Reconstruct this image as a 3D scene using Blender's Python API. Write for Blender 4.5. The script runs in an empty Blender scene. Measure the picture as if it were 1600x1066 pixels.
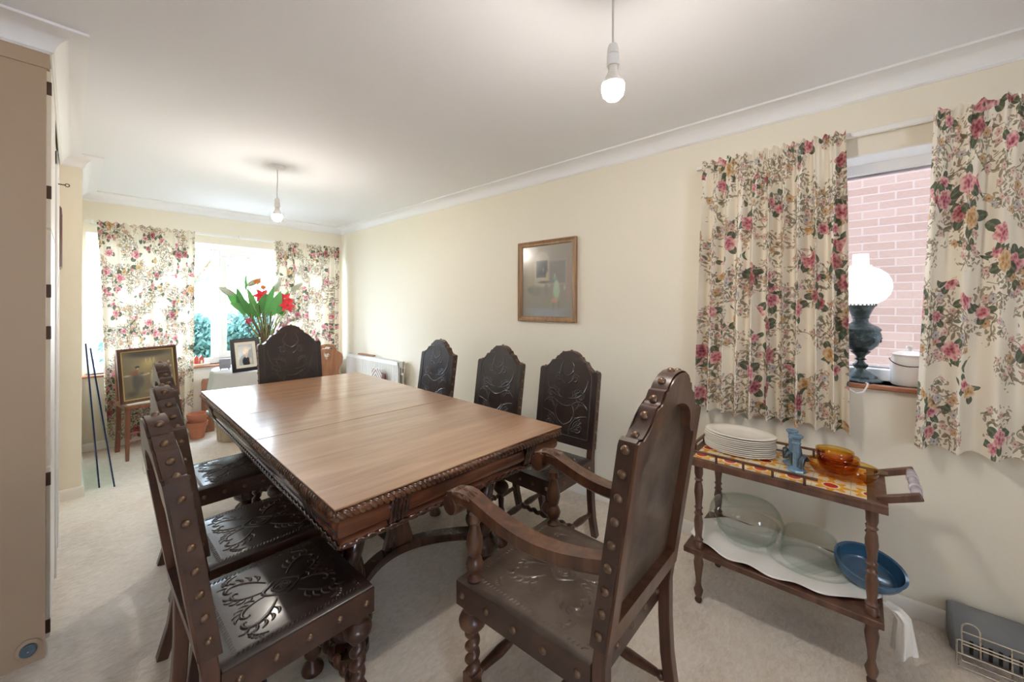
import bpy, bmesh, math, random
from math import sin, cos, pi, radians, sqrt, atan2
from mathutils import Vector, Matrix
random.seed(7)
SC = bpy.context.scene
COL = SC.collection

# ------------------------------------------------------------------ camera, world, exposure
cam_data = bpy.data.cameras.new('camera')
cam = bpy.data.objects.new('camera', cam_data)
COL.objects.link(cam)
CAM_H = 1.358
cam.matrix_world = (Matrix.Translation((0, 0, CAM_H)) @ Matrix.Rotation(radians(-48.25), 4, 'Z')
                    @ Matrix.Rotation(radians(90), 4, 'X') @ Matrix.Rotation(radians(0.15), 4, 'Z'))
cam_data.sensor_width = 36
cam_data.lens = 36 * 613 / 1600
cam_data.shift_y = -(533 - 477.3) / 1600
cam_data.clip_start = 0.02
SC.camera = cam

world = bpy.data.worlds.new('overcast_sky')
SC.world = world
world.use_nodes = True
wbg = world.node_tree.nodes['Background']
wbg.inputs[0].default_value = (0.78, 0.92, 1.12, 1)
wbg.inputs[1].default_value = 14.5

SC.view_settings.view_transform = 'Standard'
SC.view_settings.look = 'None'
SC.view_settings.gamma = 1
SC.view_settings.use_curve_mapping = False
SC.view_settings.exposure = 0.92
SC.cycles.use_denoising = True
SC.cycles.max_bounces = 12
SC.cycles.diffuse_bounces = 7
SC.cycles.glossy_bounces = 4
SC.cycles.transparent_max_bounces = 24
SC.cycles.transmission_bounces = 8
SC.cycles.sample_clamp_indirect = 8
SC.cycles.caustics_reflective = False
SC.cycles.caustics_refractive = False
BULB = 330.0

# ------------------------------------------------------------------ room measures
RX, BY = 2.455, 5.33          # right wall, back wall
LX, LY = -0.07, 2.36          # cupboard face, cupboard end panel
PX, PY = 0.045, 4.12          # pier
CH = 2.40                     # ceiling
RY0, RLX = -2.6, -3.2         # room behind the camera

# ------------------------------------------------------------------ node helper
class G:
    def __init__(self, name):
        self.mat = bpy.data.materials.new(name)
        self.mat.use_nodes = True
        self.t = self.mat.node_tree
        self.t.nodes.clear()
        self.out = self.t.nodes.new('ShaderNodeOutputMaterial')
    def n(self, typ, props=None, **ins):
        nd = self.t.nodes.new(typ)
        for k, v in (props or {}).items():
            setattr(nd, k, v)
        for k, v in ins.items():
            self.put(nd, k, v)
        return nd
    def put(self, nd, k, v):
        if isinstance(k, str) and k.startswith('i') and k[1:].isdigit():
            s = nd.inputs[int(k[1:])]
        else:
            s = nd.inputs[k.replace('_', ' ')]
        if isinstance(v, bpy.types.NodeSocket):
            self.t.links.new(v, s)
        else:
            if s.type == 'RGBA' and len(v) == 3:
                v = (*v, 1)
            s.default_value = v
    def m(self, op, a, b=None, c=None, clamp=False):
        nd = self.n('ShaderNodeMath', {'operation': op, 'use_clamp': clamp}, i0=a)
        if b is not None: self.put(nd, 'i1', b)
        if c is not None: self.put(nd, 'i2', c)
        return nd.outputs[0]
    def v(self, op, a, b=None):
        nd = self.n('ShaderNodeVectorMath', {'operation': op}, i0=a)
        if b is not None: self.put(nd, 'i1', b)
        return nd.outputs[0]
    def mix(self, f, a, b, blend='MIX'):
        nd = self.n('ShaderNodeMix', {'data_type': 'RGBA', 'blend_type': blend})
        self.put(nd, 'i0', f); self.put(nd, 'i6', a); self.put(nd, 'i7', b)
        return nd.outputs[2]
    def ramp(self, f, stops, interp='LINEAR'):
        nd = self.n('ShaderNodeValToRGB', i0=f)
        cr = nd.color_ramp
        cr.interpolation = interp
        while len(cr.elements) < len(stops): cr.elements.new(0.5)
        for e, (p, c) in zip(cr.elements, stops):
            e.position = p
            e.color = (*c, 1) if len(c) == 3 else c
        return nd.outputs[0]
    def coord(self, which='Object'):
        return self.n('ShaderNodeTexCoord').outputs[which]
    def mapping(self, vec, scale=(1, 1, 1), loc=(0, 0, 0), rot=(0, 0, 0)):
        return self.n('ShaderNodeMapping', Vector=vec, Scale=scale, Location=loc, Rotation=rot).outputs[0]
    def noise(self, vec, scale, detail=4.0, rough=0.5, out='Factor', distortion=0.0):
        nd = self.n('ShaderNodeTexNoise', Vector=vec, Scale=scale, Detail=detail, Roughness=rough, Distortion=distortion)
        return nd.outputs[0] if out == 'Factor' else nd.outputs[1]
    def xyz(self, vec):
        return self.n('ShaderNodeSeparateXYZ', Vector=vec).outputs
    def rgb(self, col):
        return self.n('ShaderNodeSeparateColor', Color=col).outputs
    def bump(self, h, strength=0.3, dist=0.01):
        return self.n('ShaderNodeBump', Height=h, Strength=strength, Distance=dist).outputs[0]
    def pbr(self, color, rough=0.5, bump=None, metal=0.0, coat=0.0, spec=0.5, **kw):
        nd = self.n('ShaderNodeBsdfPrincipled', Base_Color=color, Roughness=rough, Metallic=metal)
        self.put(nd, 'Coat Weight', coat)
        self.put(nd, 'Coat Roughness', 0.16)
        self.put(nd, 'Specular IOR Level', spec)
        for k, v in kw.items(): self.put(nd, k, v)
        if bump is not None: self.put(nd, 'Normal', bump)
        return nd.outputs[0]
    def done(self, sh):
        self.t.links.new(sh, self.out.inputs[0])
        return self.mat

M = {}
def plain(name, col, rough=0.5, metal=0.0, coat=0.0, var=0.08, scale=30, bump=0.0):
    g = G(name)
    co = g.coord()
    nz = g.noise(co, scale, 4)
    c = g.mix(nz, tuple(x * (1 - var) for x in col), tuple(min(1, x * (1 + var)) for x in col))
    b = g.bump(nz, bump, 0.004) if bump else None
    M[name] = g.done(g.pbr(c, rough, b, metal, coat))

def wood(name, dark, mid, light, rough=0.35, axis='Z', coat=0.25, scale=1.0):
    g = G(name)
    co = g.coord()
    s = {'X': (3, 28, 28), 'Y': (28, 3, 28), 'Z': (28, 28, 3)}[axis]
    p = g.mapping(co, tuple(k * scale for k in s))
    n1 = g.noise(p, 1.0, 3, 0.55, distortion=0.4)
    n2 = g.noise(co, 5.0 * scale, 3)
    f = g.m('ADD', g.m('MULTIPLY', n1, 0.7), g.m('MULTIPLY', n2, 0.3))
    c = g.ramp(f, [(0.32, dark), (0.5, mid), (0.68, light)])
    r = g.m('MULTIPLY_ADD', n2, 0.06, rough - 0.03)
    M[name] = g.done(g.pbr(c, r, g.bump(n1, 0.12, 0.002), 0, coat))

plain('wall_paint', (0.82, 0.765, 0.645), 0.75, var=0.015, scale=60, bump=0.06)
plain('ceiling_paint', (0.83, 0.845, 0.88), 0.85, var=0.012, scale=90, bump=0.05)
plain('cove_paint', (0.85, 0.855, 0.87), 0.7, var=0.01)
plain('upvc', (0.88, 0.89, 0.90), 0.28, var=0.01)
plain('gloss_white', (0.84, 0.81, 0.75), 0.35, var=0.015)
plain('panel_paint', (0.42, 0.305, 0.205), 0.55, var=0.015)
plain('white_plastic', (0.85, 0.84, 0.81), 0.35, var=0.01)
plain('stud_brass', (0.165, 0.10, 0.062), 0.33, metal=0.6, var=0.25, scale=200)
plain('porcelain', (0.86, 0.83, 0.76), 0.18, var=0.01, coat=0.4)
plain('blue_glaze', (0.045, 0.13, 0.235), 0.2, var=0.18, coat=0.5)
plain('candle_glaze', (0.13, 0.24, 0.34), 0.25, var=0.3, scale=70, coat=0.4)
plain('dolphin_glaze', (0.03, 0.06, 0.085), 0.2, var=0.4, scale=60, coat=0.5)
plain('terracotta', (0.56, 0.22, 0.12), 0.85, var=0.14, scale=40, bump=0.15)
plain('chrome', (0.72, 0.68, 0.62), 0.22, metal=1.0, var=0.05)
plain('hinge_metal', (0.10, 0.06, 0.05), 0.45, metal=0.5)
plain('grey_plastic', (0.20, 0.205, 0.215), 0.5, var=0.06)
plain('slot_black', (0.012, 0.012, 0.012), 0.6)
plain('black_lacquer', (0.018, 0.018, 0.022), 0.3)
plain('gilt', (0.60, 0.43, 0.15), 0.4, metal=0.55, var=0.2, scale=80)
plain('mat_card', (0.80, 0.76, 0.65), 0.8, var=0.02)
plain('cotton_white', (0.84, 0.83, 0.80), 0.9, var=0.03, scale=120, bump=0.2)
plain('flex_grey', (0.62, 0.60, 0.58), 0.5)
plain('red_paint', (0.45, 0.075, 0.05), 0.6)
plain('twig', (0.13, 0.07, 0.03), 0.8, var=0.5, scale=60)
plain('stem_green', (0.32, 0.42, 0.16), 0.5, var=0.2)
plain('petal_red', (0.78, 0.035, 0.05), 0.45, var=0.15)
plain('petal_white', (0.60, 0.64, 0.52), 0.5, var=0.04)
plain('petal_orange', (0.66, 0.24, 0.07), 0.6, var=0.25, scale=90)
plain('seed_head', (0.24, 0.13, 0.04), 0.8, var=0.4, scale=120)
plain('petal_pink', (0.55, 0.05, 0.14), 0.5, var=0.15)
plain('wicker', (0.44, 0.35, 0.25), 0.8, var=0.2, scale=50, bump=0.3)
plain('radiator_white', (0.86, 0.85, 0.82), 0.35, var=0.01)
plain('door_stop', (0.09, 0.14, 0.18), 0.5, var=0.1)
plain('spindle_marble', (0.50, 0.46, 0.54), 0.2, var=0.3, scale=40, coat=0.4)
plain('patio_stone', (0.34, 0.33, 0.31), 0.9, var=0.12, scale=6, bump=0.2)
plain('rust_tile', (0.36, 0.14, 0.07), 0.4, var=0.15, coat=0.3)
plain('cane', (0.70, 0.60, 0.44), 0.7, var=0.18, scale=160, bump=0.3)
plain('pot_enamel', (0.86, 0.85, 0.83), 0.25, var=0.02, coat=0.3)
plain('purple_grey', (0.30, 0.28, 0.30), 0.5, var=0.2)
wood('chair_wood', (0.022, 0.009, 0.006), (0.062, 0.024, 0.014), (0.125, 0.052, 0.027), 0.34)
wood('armchair_wood', (0.038, 0.014, 0.008), (0.088, 0.035, 0.018), (0.165, 0.072, 0.036), 0.34)
wood('table_dark', (0.016, 0.008, 0.006), (0.045, 0.018, 0.012), (0.10, 0.038, 0.022), 0.22)
wood('table_red', (0.055, 0.016, 0.009), (0.135, 0.042, 0.019), (0.24, 0.085, 0.038), 0.22, axis='X')
wood('table_rope', (0.035, 0.013, 0.007), (0.105, 0.042, 0.019), (0.22, 0.098, 0.044), 0.22, axis='X')
wood('trolley_wood', (0.045, 0.019, 0.012), (0.11, 0.048, 0.028), (0.18, 0.085, 0.048), 0.4)
wood('oak_frame', (0.20, 0.105, 0.045), (0.32, 0.18, 0.085), (0.43, 0.27, 0.14), 0.5)
wood('stool_wood', (0.14, 0.045, 0.024), (0.24, 0.085, 0.045), (0.34, 0.13, 0.07), 0.35)
wood('pine', (0.20, 0.075, 0.030), (0.30, 0.125, 0.052), (0.40, 0.18, 0.08), 0.45)
wood('mahogany_frame', (0.05, 0.018, 0.012), (0.10, 0.035, 0.022), (0.16, 0.06, 0.035), 0.35)

def tabletop_mat():
    g = G('tabletop_wood')
    co = g.coord()
    p = g.mapping(co, (2.2, 26, 26))
    n1 = g.noise(p, 1.0, 3, 0.5, distortion=0.6)
    n2 = g.noise(g.mapping(co, (1.2, 5, 5)), 1.0, 3)
    f = g.m('ADD', g.m('MULTIPLY', n1, 0.55), g.m('MULTIPLY', n2, 0.45))
    c = g.ramp(f, [(0.30, (0.235, 0.112, 0.055)), (0.5, (0.37, 0.195, 0.105)), (0.7, (0.48, 0.28, 0.165))])
    nr = g.noise(co, 9, 5)
    r = g.m('MULTIPLY_ADD', nr, 0.06, 0.30)
    M['tabletop_wood'] = g.done(g.pbr(c, r, None, 0, 0.75, 0.5))
tabletop_mat()

def leather(name, dark, light, rough, lo=0.35, hi=0.7):
    g = G(name)
    co = g.coord()
    n1 = g.noise(co, 9, 6, 0.6)
    n2 = g.noise(co, 220, 2)
    c = g.ramp(n1, [(lo, dark), (hi, light)])
    r = g.m('MULTIPLY_ADD', n1, 0.10, rough - 0.05)
    b = g.bump(g.m('ADD', g.m('MULTIPLY', n1, 0.5), g.m('MULTIPLY', n2, 0.12)), 0.25, 0.004)
    M[name] = g.done(g.pbr(c, r, b, 0, 0.28))
leather('leather_black', (0.014, 0.0085, 0.0075), (0.036, 0.020, 0.016), 0.34)
leather('leather_edge', (0.034, 0.014, 0.009), (0.082, 0.038, 0.023), 0.36)
leather('leather_worn', (0.040, 0.024, 0.018), (0.115, 0.083, 0.060), 0.5, 0.3, 0.62)
leather('leather_back', (0.040, 0.024, 0.016), (0.155, 0.105, 0.070), 0.5, 0.35, 0.68)

def carpet_mat():
    g = G('carpet_pile')
    co = g.coord()
    big = g.noise(co, 1.7, 4, 0.6, distortion=1.2)
    brush = g.noise(g.mapping(co, (26, 60, 20), rot=(0, 0, 0.5)), 1.0, 5, 0.65, distortion=1.0)
    fine = g.noise(co, 420, 2)
    spot = g.ramp(g.noise(co, 6.5, 2, 0.4), [(0.73, (0, 0, 0)), (0.80, (1, 1, 1))])
    f = g.m('ADD', g.m('MULTIPLY', big, 0.45), g.m('MULTIPLY', brush, 0.55))
    c = g.ramp(f, [(0.3, (0.60, 0.51, 0.425)), (0.50, (0.78, 0.695, 0.60)), (0.66, (0.88, 0.82, 0.74))])
    c = g.mix(g.m('MULTIPLY', spot, 0.22), c, (0.30, 0.22, 0.16))
    h = g.m('ADD', g.m('MULTIPLY', brush, 1.0), g.m('MULTIPLY', fine, 0.45))
    h = g.m('ADD', h, g.m('MULTIPLY', big, 1.2))
    sh = g.pbr(c, 0.95, g.bump(h, 0.5, 0.014), spec=0.1)
    M['carpet_pile'] = g.done(sh)
carpet_mat()

def brick_mat():
    g = G('brick')
    co = g.coord()
    s = g.xyz(co)
    vec = g.n('ShaderNodeCombineXYZ', X=s[1], Y=s[2], Z=0.0).outputs[0]
    bt = g.n('ShaderNodeTexBrick', Vector=vec, Color1=(0.25, 0.155, 0.125), Color2=(0.32, 0.22, 0.185), Mortar=(0.36, 0.29, 0.26), Scale=1.0)
    for k, v in (('Mortar Size', 0.006), ('Mortar Smooth', 0.2), ('Bias', 0.0), ('Brick Width', 0.225), ('Row Height', 0.075)):
        g.put(bt, k, v)
    nz = g.noise(co, 45, 5, 0.7)
    c = g.mix(g.m('MULTIPLY', nz, 0.45), bt.outputs[0], (0.385, 0.295, 0.26))
    h = g.m('SUBTRACT', g.m('MULTIPLY', nz, 0.6), bt.outputs[1])
    M['brick'] = g.done(g.pbr(c, 0.9, g.bump(h, 0.6, 0.01)))
brick_mat()

def tile_mat():
    g = G('flower_tile')
    s = g.xyz(g.coord())
    T = 0.117
    fx = g.m('SUBTRACT', g.m('FRACT', g.m('DIVIDE', g.m('ADD', s[0], 5.0), T)), 0.5)
    fy = g.m('SUBTRACT', g.m('FRACT', g.m('DIVIDE', g.m('ADD', s[1], 5.0), T)), 0.5)
    r = g.m('SQRT', g.m('ADD', g.m('MULTIPLY', fx, fx), g.m('MULTIPLY', fy, fy)))
    th = g.m('ARCTAN2', fy, fx)
    pet = g.m('MULTIPLY_ADD', g.m('COSINE', g.m('MULTIPLY', th, 8.0)), 0.09, 0.43)
    inp = g.m('LESS_THAN', r, pet)
    c = g.mix(inp, (0.80, 0.72, 0.52), (0.80, 0.36, 0.035))
    ring = g.m('MULTIPLY', g.m('LESS_THAN', r, 0.33), g.m('GREATER_THAN', g.m('COSINE', g.m('MULTIPLY', th, 16.0)), 0.2))
    c = g.mix(g.m('MULTIPLY', ring, 0.7), c, (0.85, 0.58, 0.14))
    c = g.mix(g.m('LESS_THAN', r, 0.25), c, (0.82, 0.74, 0.55))
    c = g.mix(g.m('LESS_THAN', r, 0.19), c, (0.55, 0.045, 0.03))
    e = g.m('MAXIMUM', g.m('ABSOLUTE', fx), g.m('ABSOLUTE', fy))
    c = g.mix(g.m('GREATER_THAN', e, 0.487), c, (0.55, 0.48, 0.38))
    M['flower_tile'] = g.done(g.pbr(c, 0.2, None, 0, 0.3))
tile_mat()

def thin_glass(name, tint, edge, rough=0.03, power=1.4, refl=1.0):
    g = G(name)
    lw = g.n('ShaderNodeLayerWeight', Blend=0.35)
    tr = g.n('ShaderNodeBsdfTransparent', Color=g.mix(g.m('POWER', lw.outputs[1], power), tint, edge)).outputs[0]
    gl = g.n('ShaderNodeBsdfGlossy', Color=(1, 1, 1), Roughness=rough).outputs[0]
    fr = g.m('MULTIPLY', g.n('ShaderNodeFresnel', IOR=1.45).outputs[0], g.m('SUBTRACT', 1.0, g.n('ShaderNodeNewGeometry').outputs['Backfacing']))
    sh = g.n('ShaderNodeMixShader', i0=g.m('MULTIPLY', fr, refl), i1=tr, i2=gl).outputs[0]
    M[name] = g.done(sh)
thin_glass('window_glass', (0.97, 0.985, 0.985), (0.93, 0.96, 0.96), 0.0, refl=0.6)
thin_glass('sheet_glass', (0.90, 0.955, 0.93), (0.78, 0.87, 0.83), 0.02, refl=0.4)
thin_glass('dish_glass', (0.985, 0.992, 0.99), (0.70, 0.78, 0.76), 0.06, 1.5)
thin_glass('amber_glass', (0.97, 0.85, 0.53), (0.72, 0.42, 0.13), 0.05, 1.2)
thin_glass('vase_glass', (0.985, 0.99, 0.99), (0.80, 0.84, 0.85), 0.02)
plain('glass_edge', (0.015, 0.035, 0.12), 0.2)

def painted(name, rough=0.5, coat=0.0):
    g = G(name)
    at = g.n('ShaderNodeVertexColor', {'layer_name': 'paint'})
    nz = g.noise(g.coord(), 90, 4)
    c = g.mix(g.m('MULTIPLY', nz, 0.12), at.outputs[0], (0.2, 0.17, 0.14))
    M[name] = g.done(g.pbr(c, rough, None, 0, coat))
painted('oil_paint', 0.4, 0.3)
painted('print_under_glass', 0.25, 0.6)

def emit(name, col, strength):
    g = G(name)
    M[name] = g.done(g.n('ShaderNodeEmission', Color=col, Strength=strength).outputs[0])
emit('bulb_glow', (1.0, 0.905, 0.80), BULB)

def globe_mat():
    g = G('opal_glass')
    d = g.pbr((0.92, 0.92, 0.90), 0.15, None, 0, 0.3)
    t = g.n('ShaderNodeBsdfTranslucent', Color=(0.95, 0.95, 0.94)).outputs[0]
    mx = g.n('ShaderNodeMixShader', i0=0.6, i1=d, i2=t).outputs[0]
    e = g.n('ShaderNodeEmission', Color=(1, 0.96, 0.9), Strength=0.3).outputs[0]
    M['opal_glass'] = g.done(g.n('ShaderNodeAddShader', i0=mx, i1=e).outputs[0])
globe_mat()

def iron_mat():
    g = G('verdigris_iron')
    co = g.coord()
    nz = g.noise(co, 34, 6, 0.65)
    c = g.ramp(nz, [(0.35, (0.018, 0.028, 0.034)), (0.55, (0.055, 0.085, 0.092)), (0.72, (0.16, 0.21, 0.21))])
    M['verdigris_iron'] = g.done(g.pbr(c, 0.42, g.bump(nz, 0.6, 0.006), 0.35))
iron_mat()

def cloth_mat(name, col, trans):
    g = G(name)
    nz = g.noise(g.coord(), 200, 3)
    d = g.n('ShaderNodeBsdfDiffuse', Color=col, Normal=g.bump(nz, 0.2, 0.002)).outputs[0]
    t = g.n('ShaderNodeBsdfTranslucent', Color=col).outputs[0]
    M[name] = g.done(g.n('ShaderNodeMixShader', i0=trans, i1=d, i2=t).outputs[0])
cloth_mat('table_linen', (0.86, 0.87, 0.88), 0.25)

def foliage(name, a, b):
    g = G(name)
    nz = g.noise(g.coord(), 8, 3)
    c = g.mix(nz, a, b)
    rnd_ = g.n('ShaderNodeObjectInfo').outputs['Random']
    c = g.mix(g.m('MULTIPLY', rnd_, 0.45), c, tuple(min(.9, x * 1.9 + .03) for x in b))
    d = g.n('ShaderNodeBsdfDiffuse', Color=c).outputs[0]
    t = g.n('ShaderNodeBsdfTranslucent', Color=c).outputs[0]
    M[name] = g.done(g.n('ShaderNodeMixShader', i0=0.35, i1=d, i2=t).outputs[0])
foliage('leaf_green', (0.075, 0.25, 0.075), (0.20, 0.46, 0.17))
foliage('hedge_leaf', (0.022, 0.058, 0.052), (0.085, 0.155, 0.135))
foliage('tree_leaf', (0.09, 0.16, 0.09), (0.20, 0.29, 0.17))
foliage('lawn_grass', (0.12, 0.20, 0.09), (0.19, 0.26, 0.13))

# the printed cotton: roses with leaves, small blossoms, leafy sprays and stems on cream
def floral_mat():
    g = G('floral_cotton')
    uv = g.n('ShaderNodeUVMap').outputs[0]
    warp = g.noise(uv, 9.0, 2, 0.5, 'Color')
    wv = g.v('MULTIPLY', g.v('SUBTRACT', warp, (0.5, 0.5, 0.5)), (0.03, 0.03, 0.0))
    uvw = g.v('ADD', uv, wv)
    def cells(scale, off, rnd=0.9):
        p = g.mapping(uvw, (scale, scale, 1), (off, off * 1.7, 0))
        vo = g.n('ShaderNodeTexVoronoi', {'voronoi_dimensions': '2D', 'feature': 'F1'}, Vector=p, Scale=1.0, Randomness=rnd)
        d = g.v('SUBTRACT', p, vo.outputs[2])
        col = g.rgb(vo.outputs[1])
        rot = g.n('ShaderNodeVectorRotate', {'rotation_type': 'Z_AXIS'}, Vector=d, Angle=g.m('MULTIPLY', col[0], 6.283)).outputs[0]
        s = g.xyz(rot)
        r = g.m('SQRT', g.m('ADD', g.m('MULTIPLY', s[0], s[0]), g.m('MULTIPLY', s[1], s[1])))
        th = g.m('ARCTAN2', s[1], s[0])
        return s[0], s[1], r, th, col
    fine = g.noise(uvw, 60, 4, 0.6)
    clus = g.noise(uv, 5.2, 2, 0.5)
    c = g.mix(g.noise(uv, 3, 2), (0.83, 0.765, 0.64), (0.88, 0.83, 0.72))
    ros = g.noise(uv, 4.1, 2, 0.4)
    pet = g.n('ShaderNodeTexVoronoi', {'voronoi_dimensions': '2D', 'feature': 'F1'}, Vector=uvw, Scale=62.0, Randomness=1.0).outputs[0]
    def over(mask, amt, col):
        nonlocal c
        c = g.mix(g.m('MULTIPLY', mask, amt), c, col)
    # leafy sprays
    for sc, off, lo, keep, cols in ((40, 3.1, 0.49, .30, ((0.20, 0.19, 0.12), (0.36, 0.30, 0.20))), (27, 8.3, 0.52, .35, ((0.12, 0.15, 0.10), (0.30, 0.21, 0.14))),
                                    (52, 5.9, 0.46, .30, ((0.30, 0.27, 0.19), (0.42, 0.31, 0.23)))):
        x, y, r, th, cl = cells(sc, off, 0.85)
        lim = g.m('MULTIPLY', g.m('SUBTRACT', 1.0, g.m('POWER', g.m('ABSOLUTE', g.m('DIVIDE', x, 0.55)), 2.0)), 0.20)
        mk = g.m('LESS_THAN', g.m('ABSOLUTE', y), lim)
        mk = g.m('MULTIPLY', mk, g.m('GREATER_THAN', clus, lo))
        mk = g.m('MULTIPLY', mk, g.m('GREATER_THAN', cl[2], keep))
        over(mk, 0.85, g.mix(cl[1], cols[0], cols[1]))
    st = g.noise(uvw, 9, 1, 0.3)
    stm = g.m('LESS_THAN', g.m('ABSOLUTE', g.m('SUBTRACT', st, 0.5)), 0.008)
    over(g.m('MULTIPLY', stm, g.m('GREATER_THAN', clus, 0.47)), 0.75, (0.17, 0.14, 0.08))
    # small blossoms
    for sc, off, thr, gate, ca, cb in ((19, 1.7, 0.45, clus, (0.60, 0.34, 0.30), (0.80, 0.60, 0.54)), (15, 6.4, 0.68, clus, (0.50, 0.29, 0.13), (0.68, 0.50, 0.30)),
                                       (16, 9.2, 0.80, clus, (0.38, 0.39, 0.42), (0.68, 0.67, 0.64))):
        x, y, r, th, cl = cells(sc, off, 0.9)
        R = g.m('ADD', g.m('MULTIPLY_ADD', g.m('COSINE', g.m('MULTIPLY', th, 5.0)), 0.05, 0.25), g.m('MULTIPLY', g.m('SUBTRACT', fine, 0.5), 0.12))
        mk = g.m('MULTIPLY', g.m('LESS_THAN', r, R), g.m('GREATER_THAN', cl[2], thr))
        mk = g.m('MULTIPLY', mk, g.m('GREATER_THAN', gate, 0.47))
        q = g.m('DIVIDE', r, R)
        pc = g.mix(g.m('ADD', g.m('MULTIPLY', q, 0.5), g.m('MULTIPLY', pet, 0.7), None, True), ca, cb)
        pc = g.mix(g.m('LESS_THAN', r, 0.06), pc, (0.28, 0.14, 0.09))
        pc = g.mix(g.m('MULTIPLY', g.m('GREATER_THAN', q, 0.88), 0.4), pc, (0.22, 0.15, 0.10))
        over(mk, 0.95, pc)
    # peonies and roses in a ruff of large leaves
    for sc, off, thr, gate, big in ((7.6, 2.4, 0.50, 0.50, .20), (6.3, 0.4, 0.30, 0.49, .235), (5.2, 4.6, 0.55, 0.49, .225)):
        x, y, r, th, cl = cells(sc, off, 0.8)
        on = g.m('MULTIPLY', g.m('GREATER_THAN', cl[2], thr), g.m('GREATER_THAN', ros, gate))
        lr = g.m('MULTIPLY_ADD', g.m('POWER', g.m('MAXIMUM', g.m('COSINE', g.m('MULTIPLY', th, 3.0)), 0.0), 0.7), 0.25, big - 0.05)
        lf = g.m('MULTIPLY', g.m('LESS_THAN', r, g.m('ADD', lr, g.m('MULTIPLY', g.m('SUBTRACT', fine, 0.5), 0.06))), on)
        vein = g.m('ABSOLUTE', g.m('SINE', g.m('MULTIPLY', th, 1.5)))
        lc = g.mix(g.m('ADD', g.m('MULTIPLY', g.m('POWER', fine, 1.4), 0.9), g.m('MULTIPLY', g.m('LESS_THAN', vein, 0.10), 0.35)), (0.035, 0.065, 0.052), (0.24, 0.27, 0.17))
        over(lf, 0.95, lc)
        R = g.m('ADD', g.m('MULTIPLY_ADD', g.m('COSINE', g.m('MULTIPLY', th, 6.0)), 0.015, big), g.m('MULTIPLY', g.m('SUBTRACT', fine, 0.5), 0.13))
        q = g.m('DIVIDE', r, R)
        f = g.m('ADD', g.m('MULTIPLY', q, 0.42), g.m('ADD', g.m('MULTIPLY', pet, 0.62), g.m('MULTIPLY', g.m('SUBTRACT', fine, 0.5), 0.35)))
        pk = g.ramp(f, [(0.10, (0.26, 0.04, 0.085)), (0.34, (0.52, 0.16, 0.20)), (0.56, (0.71, 0.36, 0.36)), (0.85, (0.85, 0.62, 0.57))])
        cr = g.ramp(f, [(0.10, (0.16, 0.03, 0.055)), (0.42, (0.40, 0.12, 0.14)), (0.85, (0.70, 0.42, 0.37))])
        yl = g.ramp(f, [(0.10, (0.36, 0.15, 0.06)), (0.42, (0.60, 0.38, 0.18)), (0.85, (0.80, 0.66, 0.48))])
        pk = g.mix(g.m('GREATER_THAN', cl[1], 0.55), pk, cr)
        pk = g.mix(g.m('GREATER_THAN', cl[1], 0.82), pk, yl)
        over(g.m('MULTIPLY', g.m('LESS_THAN', q, 1.0), on), 0.97, pk)
    weave = g.bump(g.noise(uv, 900, 1), 0.15, 0.001)
    d = g.n('ShaderNodeBsdfDiffuse', Color=c, Normal=weave).outputs[0]
    t = g.n('ShaderNodeBsdfTranslucent', Color=c).outputs[0]
    M['floral_cotton'] = g.done(g.n('ShaderNodeMixShader', i0=0.09, i1=d, i2=t).outputs[0])
floral_mat()

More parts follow.
